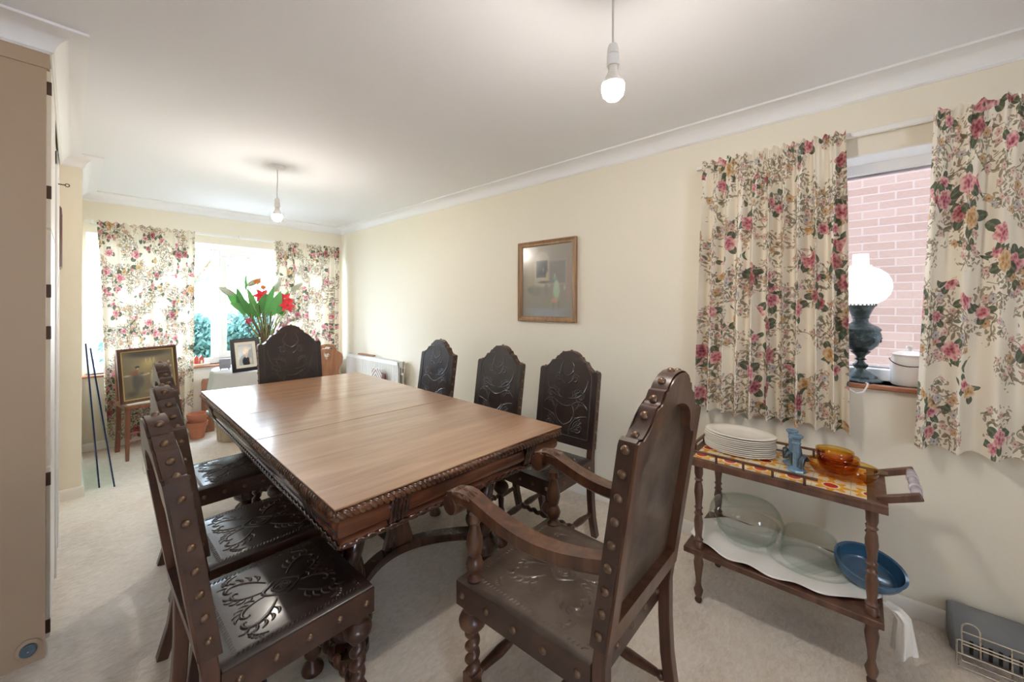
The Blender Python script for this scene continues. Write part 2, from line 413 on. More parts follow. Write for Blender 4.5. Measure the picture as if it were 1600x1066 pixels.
# ------------------------------------------------------------------ mesh helper
class MB:
    def __init__(self):
        self.v, self.f, self.uv = [], [], None
    def add(self, vs, fs):
        o = len(self.v)
        self.v += [tuple(p) for p in vs]
        self.f += [tuple(i + o for i in f) for f in fs]
        return self
    def box(self, x0, x1, y0, y1, z0, z1, mat=None):
        vs = [(x, y, z) for x in (x0, x1) for y in (y0, y1) for z in (z0, z1)]
        if mat is not None: vs = [mat @ Vector(p) for p in vs]
        return self.add(vs, [(0, 1, 3, 2), (4, 6, 7, 5), (0, 4, 5, 1), (2, 3, 7, 6), (0, 2, 6, 4), (1, 5, 7, 3)])
    def rings(self, rings, closed=True, cap0=True, cap1=True):
        n = len(rings[0]); vs = [p for r in rings for p in r]; fs = []
        for i in range(len(rings) - 1):
            for j in range(n if closed else n - 1):
                k = (j + 1) % n
                fs.append((i * n + j, i * n + k, (i + 1) * n + k, (i + 1) * n + j))
        if closed and cap0: fs.append(tuple(reversed(range(n))))
        if closed and cap1: fs.append(tuple(range((len(rings) - 1) * n, len(rings) * n)))
        return self.add(vs, fs)
    def lathe(self, prof, base=(0, 0, 0), axis=(0, 0, 1), seg=24, sx=1.0, sy=1.0, cap=True, rad=None):
        a = Vector(axis).normalized(); b0 = Vector(base)
        u = a.orthogonal().normalized() if abs(a.z) < 0.999 else Vector((1, 0, 0)); w = a.cross(u)
        R = []
        for r, h in prof:
            ring = []
            for j in range(seg):
                t = 2 * pi * j / seg
                k = r * (rad(t, h) if rad else 1.0)
                ring.append(b0 + a * h + u * (k * cos(t) * sx) + w * (k * sin(t) * sy))
            R.append(ring)
        return self.rings(R, True, cap, cap)
    def tube(self, pts, r, seg=10, flat=None):
        pts = [Vector(p) for p in pts]; n = len(pts)
        rr = r if isinstance(r, (list, tuple)) else [r] * n
        t0 = (pts[1] - pts[0]).normalized(); u = t0.orthogonal().normalized(); R = []
        for i, p in enumerate(pts):
            t = (pts[min(i + 1, n - 1)] - pts[max(i - 1, 0)]).normalized()
            u = (u - t * u.dot(t)).normalized(); w = t.cross(u)
            R.append([p + u * (rr[i] * cos(2 * pi * j / seg)) + w * (rr[i] * sin(2 * pi * j / seg)) for j in range(seg)])
        return self.rings(R)
    def sweep(self, pts, prof, side):
        """prof: (a,b) list; a along 'side', b along side x tangent"""
        pts = [Vector(p) for p in pts]; n = len(pts); R = []
        for i, p in enumerate(pts):
            t = (pts[min(i + 1, n - 1)] - pts[max(i - 1, 0)]).normalized()
            s = Vector(side); s = (s - t * s.dot(t)).normalized(); w = s.cross(t)
            pr = prof(i / (n - 1)) if callable(prof) else prof
            R.append([p + s * a + w * b for a, b in pr])
        return self.rings(R)
    def twist(self, p0, p1, r, turns, depth=0.3, strands=2, seg=20, per=14):
        p0, p1 = Vector(p0), Vector(p1); a = (p1 - p0); L = a.length; a.normalize()
        u = a.orthogonal().normalized(); w = a.cross(u); n = max(8, int(turns * per)); R = []
        for i in range(n + 1):
            s = i / n; ring = []
            for j in range(seg):
                t = 2 * pi * j / seg
                k = r * (1 - depth * 0.5 + depth * 0.5 * (abs(cos((strands * t - 2 * pi * turns * s) * 0.5)) * 2 - 1))
                ring.append(p0 + a * (L * s) + u * (k * cos(t)) + w * (k * sin(t)))
            R.append(ring)
        return self.rings(R)
    def xf(self, fn):
        self.v = [tuple(fn(Vector(p))) for p in self.v]
        return self
    def mesh(self, name, mat, smooth=38):
        me = bpy.data.meshes.new(name)
        me.from_pydata(self.v, [], self.f)
        me.update()
        bm = bmesh.new(); bm.from_mesh(me); bmesh.ops.recalc_face_normals(bm, faces=bm.faces); bm.to_mesh(me); bm.free()
        if self.uv:
            l = me.uv_layers.new(name='UVMap')
            for lp in me.loops: l.data[lp.index].uv = self.uv[lp.vertex_index]
        if mat: me.materials.append(M[mat])
        if smooth:
            me.shade_smooth()
            me.set_sharp_from_angle(angle=radians(smooth))
        return me
    def obj(self, name, mat, parent=None, smooth=38, bevel=0.0, seg=2, loc=None, rot=None):
        o = bpy.data.objects.new(name, self.mesh(name, mat, smooth))
        COL.objects.link(o)
        if parent: o.parent = parent
        if loc: o.location = loc
        if rot: o.rotation_euler = rot
        if bevel:
            md = o.modifiers.new('bevel', 'BEVEL'); md.width = bevel; md.segments = seg
            md.limit_method = 'ANGLE'; md.angle_limit = radians(40)
        return o

def plate(outlines, t0, t1, fn):
    """flat plate with holes: outlines in (a,b), extruded from t0 to t1, fn(a,b,t)->xyz, as an MB"""
    bm = bmesh.new(); mb = MB()
    cu = bpy.data.curves.new('tmp', 'CURVE'); cu.dimensions = '2D'; cu.fill_mode = 'BOTH'; cu.extrude = (t1 - t0) / 2
    for ol in outlines:
        sp = cu.splines.new('POLY'); sp.points.add(len(ol) - 1); sp.use_cyclic_u = True
        for p, (a, b) in zip(sp.points, ol): p.co = (a, b, 0, 1)
    o = bpy.data.objects.new('tmp', cu); COL.objects.link(o)
    dg = bpy.context.evaluated_depsgraph_get()
    me = bpy.data.meshes.new_from_object(o.evaluated_get(dg))
    bm.from_mesh(me); bmesh.ops.remove_doubles(bm, verts=bm.verts, dist=1e-5)
    bm.verts.index_update()
    mb.add([fn(v.co.x, v.co.y, v.co.z + (t0 + t1) / 2) for v in bm.verts], [[v.index for v in f.verts] for f in bm.faces])
    bm.free(); bpy.data.objects.remove(o); bpy.data.curves.remove(cu); bpy.data.meshes.remove(me)
    return mb

def tag(o, label=None, cat=None, group=None, kind=None):
    for k, v in (('label', label), ('category', cat), ('group', group), ('kind', kind)):
        if v: o[k] = v
    return o
def thing(name, label, cat, loc=(0, 0, 0), rz=0.0, group=None):
    o = bpy.data.objects.new(name, None); COL.objects.link(o)
    o.empty_display_size = 0.05
    o.location = loc; o.rotation_euler = (0, 0, rz)
    return tag(o, label, cat, group)
def struct(o): return tag(o, kind='structure')
def copy_tree(o, parent=None):
    c = o.copy(); COL.objects.link(c)
    if parent: c.parent = parent
    for ch in list(o.children): copy_tree(ch, c)
    return c

# ------------------------------------------------------------------ the room
def sbox(name, x0, x1, y0, y1, z0, z1, mat, parent=None):
    o = MB().box(x0, x1, y0, y1, z0, z1).obj(name, mat, parent, smooth=0)
    return struct(o) if parent is None else o
struct(MB().box(RLX - .2, RX + .3, RY0 - .2, BY + .3, -0.1, 0.0).obj('floor', 'carpet_pile', smooth=0))
sbox('ceiling', RLX - .2, RX + .3, RY0 - .2, BY + .3, CH, CH + 0.12, 'ceiling_paint')

def wall_with_holes(name, axis, c0, c1, a0, a1, holes, mat='wall_paint'):
    """wall slab, c0..c1 thick along the axis normal, spanning a0..a1, rectangular openings (u0,u1,z0,z1)"""
    us = sorted({a0, a1, *[h[0] for h in holes], *[h[1] for h in holes]})
    zs = sorted({0.0, CH, *[h[2] for h in holes], *[h[3] for h in holes]})
    mb = MB()
    for i in range(len(us) - 1):
        for j in range(len(zs) - 1):
            um, zm = (us[i] + us[i + 1]) / 2, (zs[j] + zs[j + 1]) / 2
            if any(h[0] < um < h[1] and h[2] < zm < h[3] for h in holes): continue
            if axis == 'X': mb.box(c0, c1, us[i], us[i + 1], zs[j], zs[j + 1])
            else: mb.box(us[i], us[i + 1], c0, c1, zs[j], zs[j + 1])
    return struct(mb.obj(name, mat, smooth=0))

BW = (0.078, 2.36, 0.70, 2.03)        # back window x0,x1,z0,z1
RW = (-0.95, 0.60, 1.0, 2.065)        # right window y0,y1,z0,z1
TW = (-1.5, -0.6, 0.95, 1.95)            # unseen opening behind the camera, added to let in fill daylight
wall_with_holes('wall_right', 'X', RX, RX + .27, RY0, BY + .27, [RW])
wall_with_holes('wall_back', 'Y', BY, BY + .27, -0.5, RX, [BW])
wall_with_holes('wall_rear', 'Y', RY0 - .2, RY0, RLX, RX, [TW])
sbox('wall_rear_left', RLX - .2, RLX, RY0 - .2, LY + .2, 0, CH, 'wall_paint')
sbox('sky_blocker_upper', RX, RX + .27, RY0 - .2, BY + .27, CH + .12, 5.4, 'brick')  # unseen upper storey, added to hide half the sky from the brick
sbox('sky_blocker_outer', RX, RX + .27, -6.2, RY0 - .2, -.2, 5.4, 'brick')  # unseen run of wall, added to keep open sky off the brick
sbox('sky_blocker_roof', RLX - .2, RX + 0.95, -6.2, BY + .4, 5.4, 5.6, 'rust_tile')  # unseen roof with overhang, added to narrow the sky above the passage
# left side: cupboard block, then the pier that runs to the back wall
w = sbox('wall_left', RLX, LX, LY, PY, 0, CH, 'wall_paint')
sbox('wall_pier', -0.5, PX, PY, BY, 0, CH, 'wall_paint')
# end panel facing the camera with its frieze
sbox('trim_1', RLX, LX + .002, LY - .02, LY - .0005, 0.0, 2.262, 'panel_paint')
sbox('trim_2', RLX, LX + .010, LY - .026, LY - .0005, 2.262, CH - .001, 'panel_paint')

def moulding(name, path, prof, mat):
    P = [Vector((x, y)) for x, y in path]; n = len(P); R = []
    for i in range(n):
        d0 = (P[i] - P[i - 1]).normalized() if i else None
        d1 = (P[i + 1] - P[i]).normalized() if i < n - 1 else None
        n0 = Vector((d0.y, -d0.x)) if d0 else None; n1 = Vector((d1.y, -d1.x)) if d1 else None
        if n0 is None: m = n1
        elif n1 is None: m = n0
        else: m = (n0 + n1) / (1 + n0.dot(n1))
        R.append([(P[i].x + m.x * a, P[i].y + m.y * a, z) for a, z in prof])
    return struct(MB().rings(R).obj(name, mat, smooth=35))
cv = [(0, CH), (0, CH - .083), (.005, CH - .083), (.008, CH - .078)]
for k in range(9):
    a = k / 8 * pi / 2
    cv.append((.012 + .086 * (1 - cos(a)), CH - .076 + .066 * sin(a)))
cv += [(.103, CH - .010), (.103, CH)]
moulding('trim_3', [(RLX, LY - .026), (LX + .010, LY - .026), (LX + .010, PY), (PX, PY), (PX, BY), (RX, BY), (RX, RY0)], cv, 'cove_paint')
bp = [(0, 0), (.014, 0), (.014, .060), (.010, .070), (.004, .074), (0, .074)]
moulding('baseboard_right', [(RX, BY - .014), (RX, RY0)], bp, 'gloss_white')
moulding('baseboard_back', [(PX, BY), (RX - .014, BY)], bp, 'gloss_white')
moulding('baseboard_left', [(LX, 3.42), (LX, PY), (PX, PY), (PX, BY - .014)], bp, 'gloss_white')
# cupboard doors in the left face, seen along their plane
def cup_door(name, y0, y1, z0, z1, hinges):
    d = sbox(name, LX + .0005, LX + .013, y0, y1, z0, z1, 'gloss_white')
    for hz in hinges:
        MB().box(LX + .0005, LX + .0142, y0 - .004, y0 + .010, hz - .026, hz + .026).obj('hinge', 'hinge_metal', d, bevel=.002)
    return d
cup_door('door_1', 2.40, 2.93, 1.66, 2.29, (2.21, 1.80))
cup_door('door_2', 2.40, 2.93, 0.72, 1.65, (1.41, 1.245))
cup_door('door_3', 2.40, 2.93, 0.04, 0.71, (0.667, 0.085))
d4 = sbox('door_4', LX + .0005, LX + .010, 3.07, 3.33, 0.02, 2.04, 'upvc')
arch = MB().box(LX + .0005, LX + .020, 2.98, 3.06, 0, 2.12).box(LX + .0005, LX + .020, 3.34, 3.41, 0, 2.12).box(LX + .0005, LX + .020, 2.98, 3.41, 2.05, 2.12)
struct(arch.obj('trim_4', 'upvc', bevel=.004))
kb = thing('picture_hook', 'thin dark metal hook with a ring end sticking out of the left wall', 'hook', (LX + .012, 3.3, 2.02))
MB().tube([(-.011, 0, 0), (.030, 0, -.001)], .003, 8).obj('shank', 'hinge_metal', kb)
MB().tube([(.038 + .008 * cos(a * pi / 8), 0, -.001 + .008 * sin(a * pi / 8)) for a in range(17)], .0022, 6).obj('ring', 'hinge_metal', kb)
ds = thing('door_stop', 'round blue-grey rubber buffer low on the beige end panel', 'door stop', (-0.108, LY - .02, 0.060))
MB().lathe([(.034, 0), (.034, .004), (.030, .007)], axis=(0, -1, 0)).obj('back_plate', 'panel_paint', ds)
MB().lathe([(.022, .0065), (.022, .018), (.018, .022), (.005, .022)], axis=(0, -1, 0)).obj('buffer', 'door_stop', ds)
MB().lathe([(.004, .0215), (.003, .024)], axis=(0, -1, 0), seg=10).obj('screw', 'chrome', ds)

# ------------------------------------------------------------------ windows
def bar_frame(mb, axis, c, dep, u0, u1, z0, z1, w):
    for a, b, p, q in ((u0, u1, z0, z0 + w), (u0, u1, z1 - w, z1), (u0, u0 + w, z0 + w, z1 - w), (u1 - w, u1, z0 + w, z1 - w)):
        if axis == 'Y': mb.box(a, b, c, c + dep, p, q)
        else: mb.box(c, c + dep, a, b, p, q)
yb = BY + .10
win = MB(); bar_frame(win, 'Y', yb, .065, BW[0], BW[1], BW[2], BW[3], .055)
win.box(1.045, 1.115, yb, yb + .065, BW[2] + .055, BW[3] - .055).box(1.72, 1.79, yb, yb + .065, BW[2] + .055, BW[3] - .055)
w1 = struct(win.obj('window_1', 'upvc', smooth=0, bevel=.006))
sash = MB(); bar_frame(sash, 'Y', yb - .012, .06, 1.115, 1.72, BW[2] + .055, BW[3] - .055, .062)
sash.obj('casement_sash', 'upvc', w1, smooth=0, bevel=.006)
MB().box(.133, 1.045, yb + .03, yb + .038, BW[2] + .055, BW[3] - .055).obj('glass_pane', 'window_glass', w1, smooth=0)
MB().box(1.177, 1.658, yb + .03, yb + .038, BW[2] + .117, BW[3] - .117).obj('glass_pane', 'window_glass', w1, smooth=0)
MB().box(1.79, 2.305, yb + .03, yb + .038, BW[2] + .055, BW[3] - .055).obj('glass_pane', 'window_glass', w1, smooth=0)
bd = MB(); bar_frame(bd, 'Y', yb + .022, .02, .133, 1.045, BW[2] + .055, BW[3] - .055, .006); bar_frame(bd, 'Y', yb + .022, .02, 1.177, 1.658, BW[2] + .117, BW[3] - .117, .006)
bd.obj('glazing_gasket', 'purple_grey', w1, smooth=0)
rv = MB().box(BW[0], BW[1], BY, yb, BW[3] - .006, BW[3] + .0005).box(BW[0] - .0005, BW[0] + .006, BY, yb, BW[2], BW[3]).box(BW[1] - .006, BW[1] + .0005, BY, yb, BW[2], BW[3])
rv.obj('reveal_lining', 'upvc', w1, smooth=0)
MB().box(BW[0] - .03, BW[1] + .03, BY - .045, yb, BW[2] - .022, BW[2]).obj('window_sill', 'rust_tile', w1, bevel=.006)
xr = RX + .15
win = MB(); bar_frame(win, 'X', xr, .065, RW[0], RW[1], RW[2], RW[3], .055)
win.box(xr, xr + .065, -.48, -.41, RW[2] + .055, RW[3] - .055)
w2 = struct(win.obj('window_2', 'upvc', smooth=0, bevel=.006))
MB().box(xr + .03, xr + .038, -.41, RW[1] - .055, RW[2] + .055, RW[3] - .055).obj('glass_pane', 'window_glass', w2, smooth=0)
MB().box(xr + .03, xr + .038, RW[0] + .055, -.48, RW[2] + .055, RW[3] - .055).obj('glass_pane', 'window_glass', w2, smooth=0)
gk = MB(); bar_frame(gk, 'X', xr + .02, .02, -.41, RW[1] - .055, RW[2] + .055, RW[3] - .055, .009)
gk.obj('glazing_gasket', 'purple_grey', w2, smooth=0)
rv = MB().box(RX, xr, RW[0], RW[1], RW[3] - .006, RW[3] + .0005).box(RX, xr, RW[0] - .0005, RW[0] + .006, RW[2], RW[3]).box(RX, xr, RW[1] - .006, RW[1] + .0005, RW[2], RW[3])
rv.obj('reveal_lining', 'upvc', w2, smooth=0)
MB().box(RX - .03, xr, RW[0] - .03, RW[1] + .03, RW[2] - .022, RW[2]).obj('window_sill', 'rust_tile', w2, bevel=.006)
yt = RY0 - .12
win = MB(); bar_frame(win, 'Y', yt, .06, TW[0], TW[1], TW[2], TW[3], .06); win.box(-1.08, -1.02, yt, yt + .06, TW[2] + .06, TW[3] - .06)
struct(win.obj('added_fill_window', 'upvc', smooth=0))  # frame of the added rear opening, only a source of fill light

# ------------------------------------------------------------------ outside
struct(MB().box(-14, 16, BY + .3, 30, -0.30, -0.2).obj('lawn_ground', 'lawn_grass', smooth=0))
struct(MB().box(-14, 16, BY + .3, 8.6, -0.2, -0.16).obj('patio_ground', 'patio_stone', smooth=0))
struct(MB().box(RX + .3, 16, -8, BY + .3, -0.30, -0.2).obj('side_path_ground', 'patio_stone', smooth=0))
nb = MB().box(4.95, 5.25, -6.0, 4.2, -0.2, 5.6).obj('neighbour_house', 'brick', smooth=0)
sbox('sky_blocker_eaves', 4.35, 5.6, -6.2, 4.4, 5.6, 5.75, 'rust_tile')  # unseen overhang, added to darken the brick wall below it
fe = thing('sky_blocker_gate', 'unseen wooden gate added to block skylight at the far end of the passage', 'gate', (RX + .28, 4.6, -0.2))  # out of view, added to shut skylight out of the passage end
MB().box(0.01, 2.20, 0, .05, .05, 2.0).obj('boards', 'pine', fe)
MB().box(0.01, .09, -.05, 0, 0, 2.1).obj('post', 'pine', fe)
MB().box(2.12, 2.20, -.05, 0, 0, 2.1).obj('post', 'pine', fe)
tag(nb, 'pink-red brick side wall of the neighbouring house outside the right window', 'building')
def leaves(mb, cx, cy, cz, rx, ry, rz, n, s):
    for _ in range(n):
        d = Vector((random.gauss(0, 1), random.gauss(0, 1), random.gauss(0, 1))).normalized()
        k = 0.72 + 0.3 * random.random()
        p = Vector((cx + d.x * rx * k, cy + d.y * ry * k, cz + d.z * rz * k))
        if p.z < -.18: continue
        q = Vector((random.gauss(0, 1), random.gauss(0, 1), random.gauss(0, 1))).normalized()
        u = q.orthogonal().normalized() * s * random.uniform(.6, 1.2); w = q.cross(u) * .5
        mb.add([p - u, p + w, p + u, p - w], [(0, 1, 2, 3)])
def shrub(name, label, cat, loc, r, n, s, mat, trunk=None):
    t = thing(name, label, cat, (loc[0], loc[1], -0.2))
    mb = MB()
    for k in range(6):
        a = random.random() * 6.28; q = random.random() * .45
        leaves(mb, cos(a) * r[0] * q, sin(a) * r[1] * q, loc[2] + random.uniform(-.3, .3) * r[2], r[0] * .62, r[1] * .62, r[2] * .62, n // 6, s)
    mb.obj('foliage', mat, t, smooth=0)
    tr = MB()
    hgt = loc[2] + .1
    for k in range(5):
        a = k * 1.26
        tr.tube([(0, 0, 0), (cos(a) * .08, sin(a) * .08, hgt * .5), (cos(a) * r[0] * .5, sin(a) * r[1] * .5, hgt + .3)], [.05 * (trunk or 1), .035 * (trunk or 1), .01], 6)
    tr.obj('trunk', 'twig', t)
    return t
shrub('garden_shrub', 'blue-green bushy shrub outside, behind the left pane of the back window', 'shrub', (1.45, 11.0, 0.72), (1.5, 1.0, 0.95), 4200, .085, 'hedge_leaf')
shrub('garden_shrub', 'blue-green bushy shrub outside, behind the flowers in the back window', 'shrub', (3.45, 12.6, 0.75), (1.3, 1.0, 0.85), 3600, .085, 'hedge_leaf')
shrub('garden_tree', 'pale green loose tree outside, above the shrubs in the back window', 'tree', (2.0, 14.5, 3.4), (2.6, 1.6, 1.9), 2000, .10, 'tree_leaf', 1.6)
shrub('garden_tree', 'pale green tree outside, glimpsed left of the back window curtain', 'tree', (-3.2, 18.0, 3.0), (2.2, 1.6, 1.9), 1500, .10, 'tree_leaf', 1.6)

# ------------------------------------------------------------------ curtains
def curtain(name, label, p0, p1, q0, q1, ztop, zbot, pleats, seed, amp=.032, fullness=1.75, nz=70, group='floral curtains', uoff=0.0):
    """p0,p1: plan ends at the rail; q0,q1: plan ends at the hem"""
    rnd = random.Random(seed)
    p0, p1, q0, q1 = map(Vector, (p0, p1, q0, q1))
    nx = pleats * 14
    L = (q1 - q0).length
    ph = [rnd.uniform(-.7, .7) for _ in range(pleats + 2)]; am = [rnd.uniform(.55, 1.15) for _ in range(pleats + 2)]
    nrm = Vector((-(p1 - p0).y, (p1 - p0).x)).normalized()
    if nrm.dot(Vector((0, 0)) - p0) < 0: nrm = -nrm      # towards the room
    mb = MB(); mb.uv = []
    vs, fs = [], []
    for j in range(nz + 1):
        t = j / nz; z = ztop + (zbot - ztop) * t
        a, b = p0.lerp(q0, t ** .8), p1.lerp(q1, t ** .8)
        head = math.exp(-t * 26)
        for i in range(nx + 1):
            s = i / nx; x = s * pleats; k = int(min(x, pleats)); fr = x - k
            A = am[k] * (1 - fr) + am[k + 1] * fr; P = ph[k] * (1 - fr) + ph[k + 1] * fr
            w = sin(2 * pi * x + P * (0.4 + t)) * A + .35 * sin(4 * pi * x + 2 * P + 1.1) * (1 - t)
            gather = sin(2 * pi * x * 3.0 + P) * .011
            off = w * amp * (.45 + .55 * min(1, t * 3.2)) * (1 - .7 * head) + gather * 1.3 * math.exp(-t * 11) + .006
            lat = cos(2 * pi * x + P) * .008 * A * min(1, t * 4)
            pt = a.lerp(b, s) + (b - a).normalized() * lat + nrm * off
            zz = z + (.010 * sin(2 * pi * x * 1.5 + P) if j == 0 else 0) - (.006 * sin(2 * pi * x + P) * t)
            vs.append((pt.x, pt.y, zz))
            mb.uv.append((uoff + s * L * fullness, zz))
    for j in range(nz):
        for i in range(nx):
            o = j * (nx + 1) + i
            fs.append((o, o + 1, o + nx + 2, o + nx + 1))
    mb.add(vs, fs)
    o = mb.obj(name, 'floral_cotton', smooth=0)
    for p in o.data.polygons: p.use_smooth = True
    tag(o, label, 'curtain', group)
    return o
cx = RX - .075
curtain('curtain', 'short floral curtain on the right wall, left of the oil lamp, above the trolley', (cx, .675), (cx, .058), (cx, .725), (cx, .048), 2.165, .775, 10, 3, .046, uoff=.3)
curtain('curtain', 'short floral curtain at the right edge of the photo, right of the white pot', (cx, -.222), (cx, -.86), (cx, -.158), (cx, -.88), 2.165, .772, 7, 11, .046, uoff=2.1)
cy = BY - .085
curtain('curtain', 'long floral curtain at the back window, behind the dark painting', (.145, cy), (.855, cy), (.20, cy), (.835, cy), 2.125, .07, 8, 5, .046, uoff=4.2)
curtain('curtain', 'long floral curtain at the back window corner, behind the head chair', (1.60, cy), (2.385, cy), (1.66, cy), (2.36, cy), 2.125, .07, 9, 8, .046, uoff=6.7)
cr = thing('curtain_rail', 'white curtain track above the right wall window', 'curtain rail', (RX, 0, 2.155))
MB().box(-.045, -.025, -.95, .72, -.012, .012).obj('track', 'white_plastic', cr, bevel=.003)
for y in (-.9, -.1, .35, .68): MB().box(-.026, -.0005, y - .01, y + .01, -.010, .018).obj('bracket', 'white_plastic', cr, bevel=.002)
cr = thing('curtain_rail', 'white curtain track above the back window', 'curtain rail', (0, BY, 2.118))
MB().box(.07, 2.42, -.048, -.030, -.012, .012).obj('track', 'white_plastic', cr, bevel=.003)
for x in (.12, 1.27, 2.35): MB().box(x - .012, x + .012, -.052, -.0005, -.016, .022).obj('bracket', 'white_plastic', cr, bevel=.003)
MB().box(2.405, 2.43, -.055, -.026, -.017, .017).obj('end_stop', 'white_plastic', cr, bevel=.003)

# ------------------------------------------------------------------ bare bulbs
def pendant(x, y, label):
    t = thing('pendant_light', label, 'light', (x, y, 0))
    zc = 2.028
    MB().lathe([(.048, CH - .0005), (.050, CH - .008), (.046, CH - .022), (.030, CH - .026), (.006, CH - .028)]).obj('ceiling_rose', 'white_plastic', t)
    MB().tube([(0, 0, CH - .026), (.002, .001, 2.30), (-.002, 0, 2.20), (0, 0, zc + .128)], .0034, 8).obj('flex', 'flex_grey', t)
    h = MB().lathe([(.006, zc + .132), (.013, zc + .128), (.0165, zc + .118), (.0175, zc + .098), (.0155, zc + .0975), (.0155, zc + .096), (.0185, zc + .0955),
                    (.0195, zc + .070), (.0195, zc + .062), (.015, zc + .061)], cap=True).obj('lamp_holder', 'white_plastic', t)
    MB().lathe([(.0145, zc + .064), (.0145, zc + .048), (.019, zc + .036), (.027, zc + .020), (.0335, zc + .006)]).obj('bulb_collar', 'porcelain', t)
    MB().lathe([(.0330, zc + .0055), (.0338, zc + .0), (.034, zc - .010), (.030, zc - .026), (.019, zc - .038), (.004, zc - .043)], seg=28).obj('light_bulb', 'bulb_glow', t)
pendant(1.10, 0.57, 'bare glowing bulb on white flex, nearer the camera')
pendant(1.024, 3.283, 'bare glowing bulb on white flex, farther off near the back window')

# ------------------------------------------------------------------ embossing on leather
def ribbon(mb, pts, w, h, fn):
    """a raised rounded ridge along 2D points; fn(u,v,h)->xyz"""
    n = len(pts); R = []
    for i in range(n):
        p = Vector(pts[i]); t = (Vector(pts[min(i + 1, n - 1)]) - Vector(pts[max(i - 1, 0)]))
        if t.length < 1e-9: t = Vector((1, 0))
        t.normalize(); s = Vector((-t.y, t.x)); k = i / (n - 1)
        ww = w * (1 if n < 3 else (.35 + .65 * sin(pi * min(1, max(0, k * .92 + .04)))))
        R.append([fn(*(p + s * (ww * a)), hh * h) for a, hh in ((-1.25, -.12), (-.8, .35), (-.35, .9), (0, 1), (.35, .9), (.8, .35), (1.25, -.12))])
    mb.rings(R, closed=False)
def spiral(cx, cy, r0, r1, a0, turns, n=30):
    return [(cx + (r0 + (r1 - r0) * i / n) * cos(a0 + 2 * pi * turns * i / n), cy + (r0 + (r1 - r0) * i / n) * sin(a0 + 2 * pi * turns * i / n)) for i in range(n + 1)]
def arc(x0, y0, x1, y1, bend, n=12):
    d = Vector((x1 - x0, y1 - y0)); s = Vector((-d.y, d.x)) * bend
    return [(x0 + d.x * t + s.x * 4 * t * (1 - t), y0 + d.y * t + s.y * 4 * t * (1 - t)) for t in [i / n for i in range(n + 1)]]
def acanthus(mb, x, y, ang, L, hand, fn, h, w=.0065):
    """a leafy scroll: a curling stem with lobes on its outer side"""
    pts = []
    n = 34
    px, py, a = x, y, ang
    for i in range(n + 1):
        t = i / n
        pts.append((px, py))
        st = L / n * (1 - .62 * t)
        a += hand * (.020 + .30 * t ** 2.2) * 1.25
        px += cos(a) * st; py += sin(a) * st
    ribbon(mb, pts, w, h, fn)
    for i in (5, 9, 13, 17, 21):
        p, q = Vector(pts[i]), Vector(pts[i + 1]); d = (q - p).normalized(); o = Vector((d.y, -d.x)) * hand
        l = L * .17 * (1 - .4 * i / 34)
        e = p + d * l * .75 + o * l * .8
        ribbon(mb, arc(p.x + o.x * w * .6, p.y + o.y * w * .6, e.x, e.y, -.22 * hand, 8), w * .75, h * .85, fn)
def seat_design(mb, a, b, fn, h=.0026):
    """a: half depth (u), b: half width (v)"""
    U, V = a - .032, b - .028
    for s in (1, -1):
        n = 30
        for i in range(n):      # stamped dash border
            u = -U + 2 * U * (i + .5) / n
            ribbon(mb, [(u - .0025, s * V - .005), (u + .0025, s * V + .005)], .0022, h * .7, fn)
            v = -V + 2 * V * (i + .5) / n
            ribbon(mb, [(s * U - .005, v - .0025), (s * U + .005, v + .0025)], .0022, h * .7, fn)
        for t in (1, -1):
            acanthus(mb, t * .030, s * .050, (pi / 2 if s > 0 else -pi / 2) - s * t * .55, .215, -s * t, fn, h)
            acanthus(mb, t * .052, s * .012, (0 if t > 0 else pi) + s * t * .10, .165, s * t, fn, h, .0055)
            acanthus(mb, t * U * .50, s * V * .90, (0 if t > 0 else pi) - s * t * .2, .085, -s * t, fn, h, .0045)
    ribbon(mb, [(.046 * cos(i * pi / 14) * (1 + .10 * cos(4 * i * pi / 14)), .037 * sin(i * pi / 14) * (1 + .10 * cos(4 * i * pi / 14))) for i in range(29)], .006, h, fn)
    ribbon(mb, [(.026 * cos(i * pi / 10), .020 * sin(i * pi / 10)) for i in range(21)], .004, h, fn)
    ribbon(mb, arc(-.018, 0, .018, 0, .2), .006, h, fn)
    for k in (-1, 1): ribbon(mb, arc(k * .004, -.014, k * .012, .014, .2 * k), .0045, h, fn)
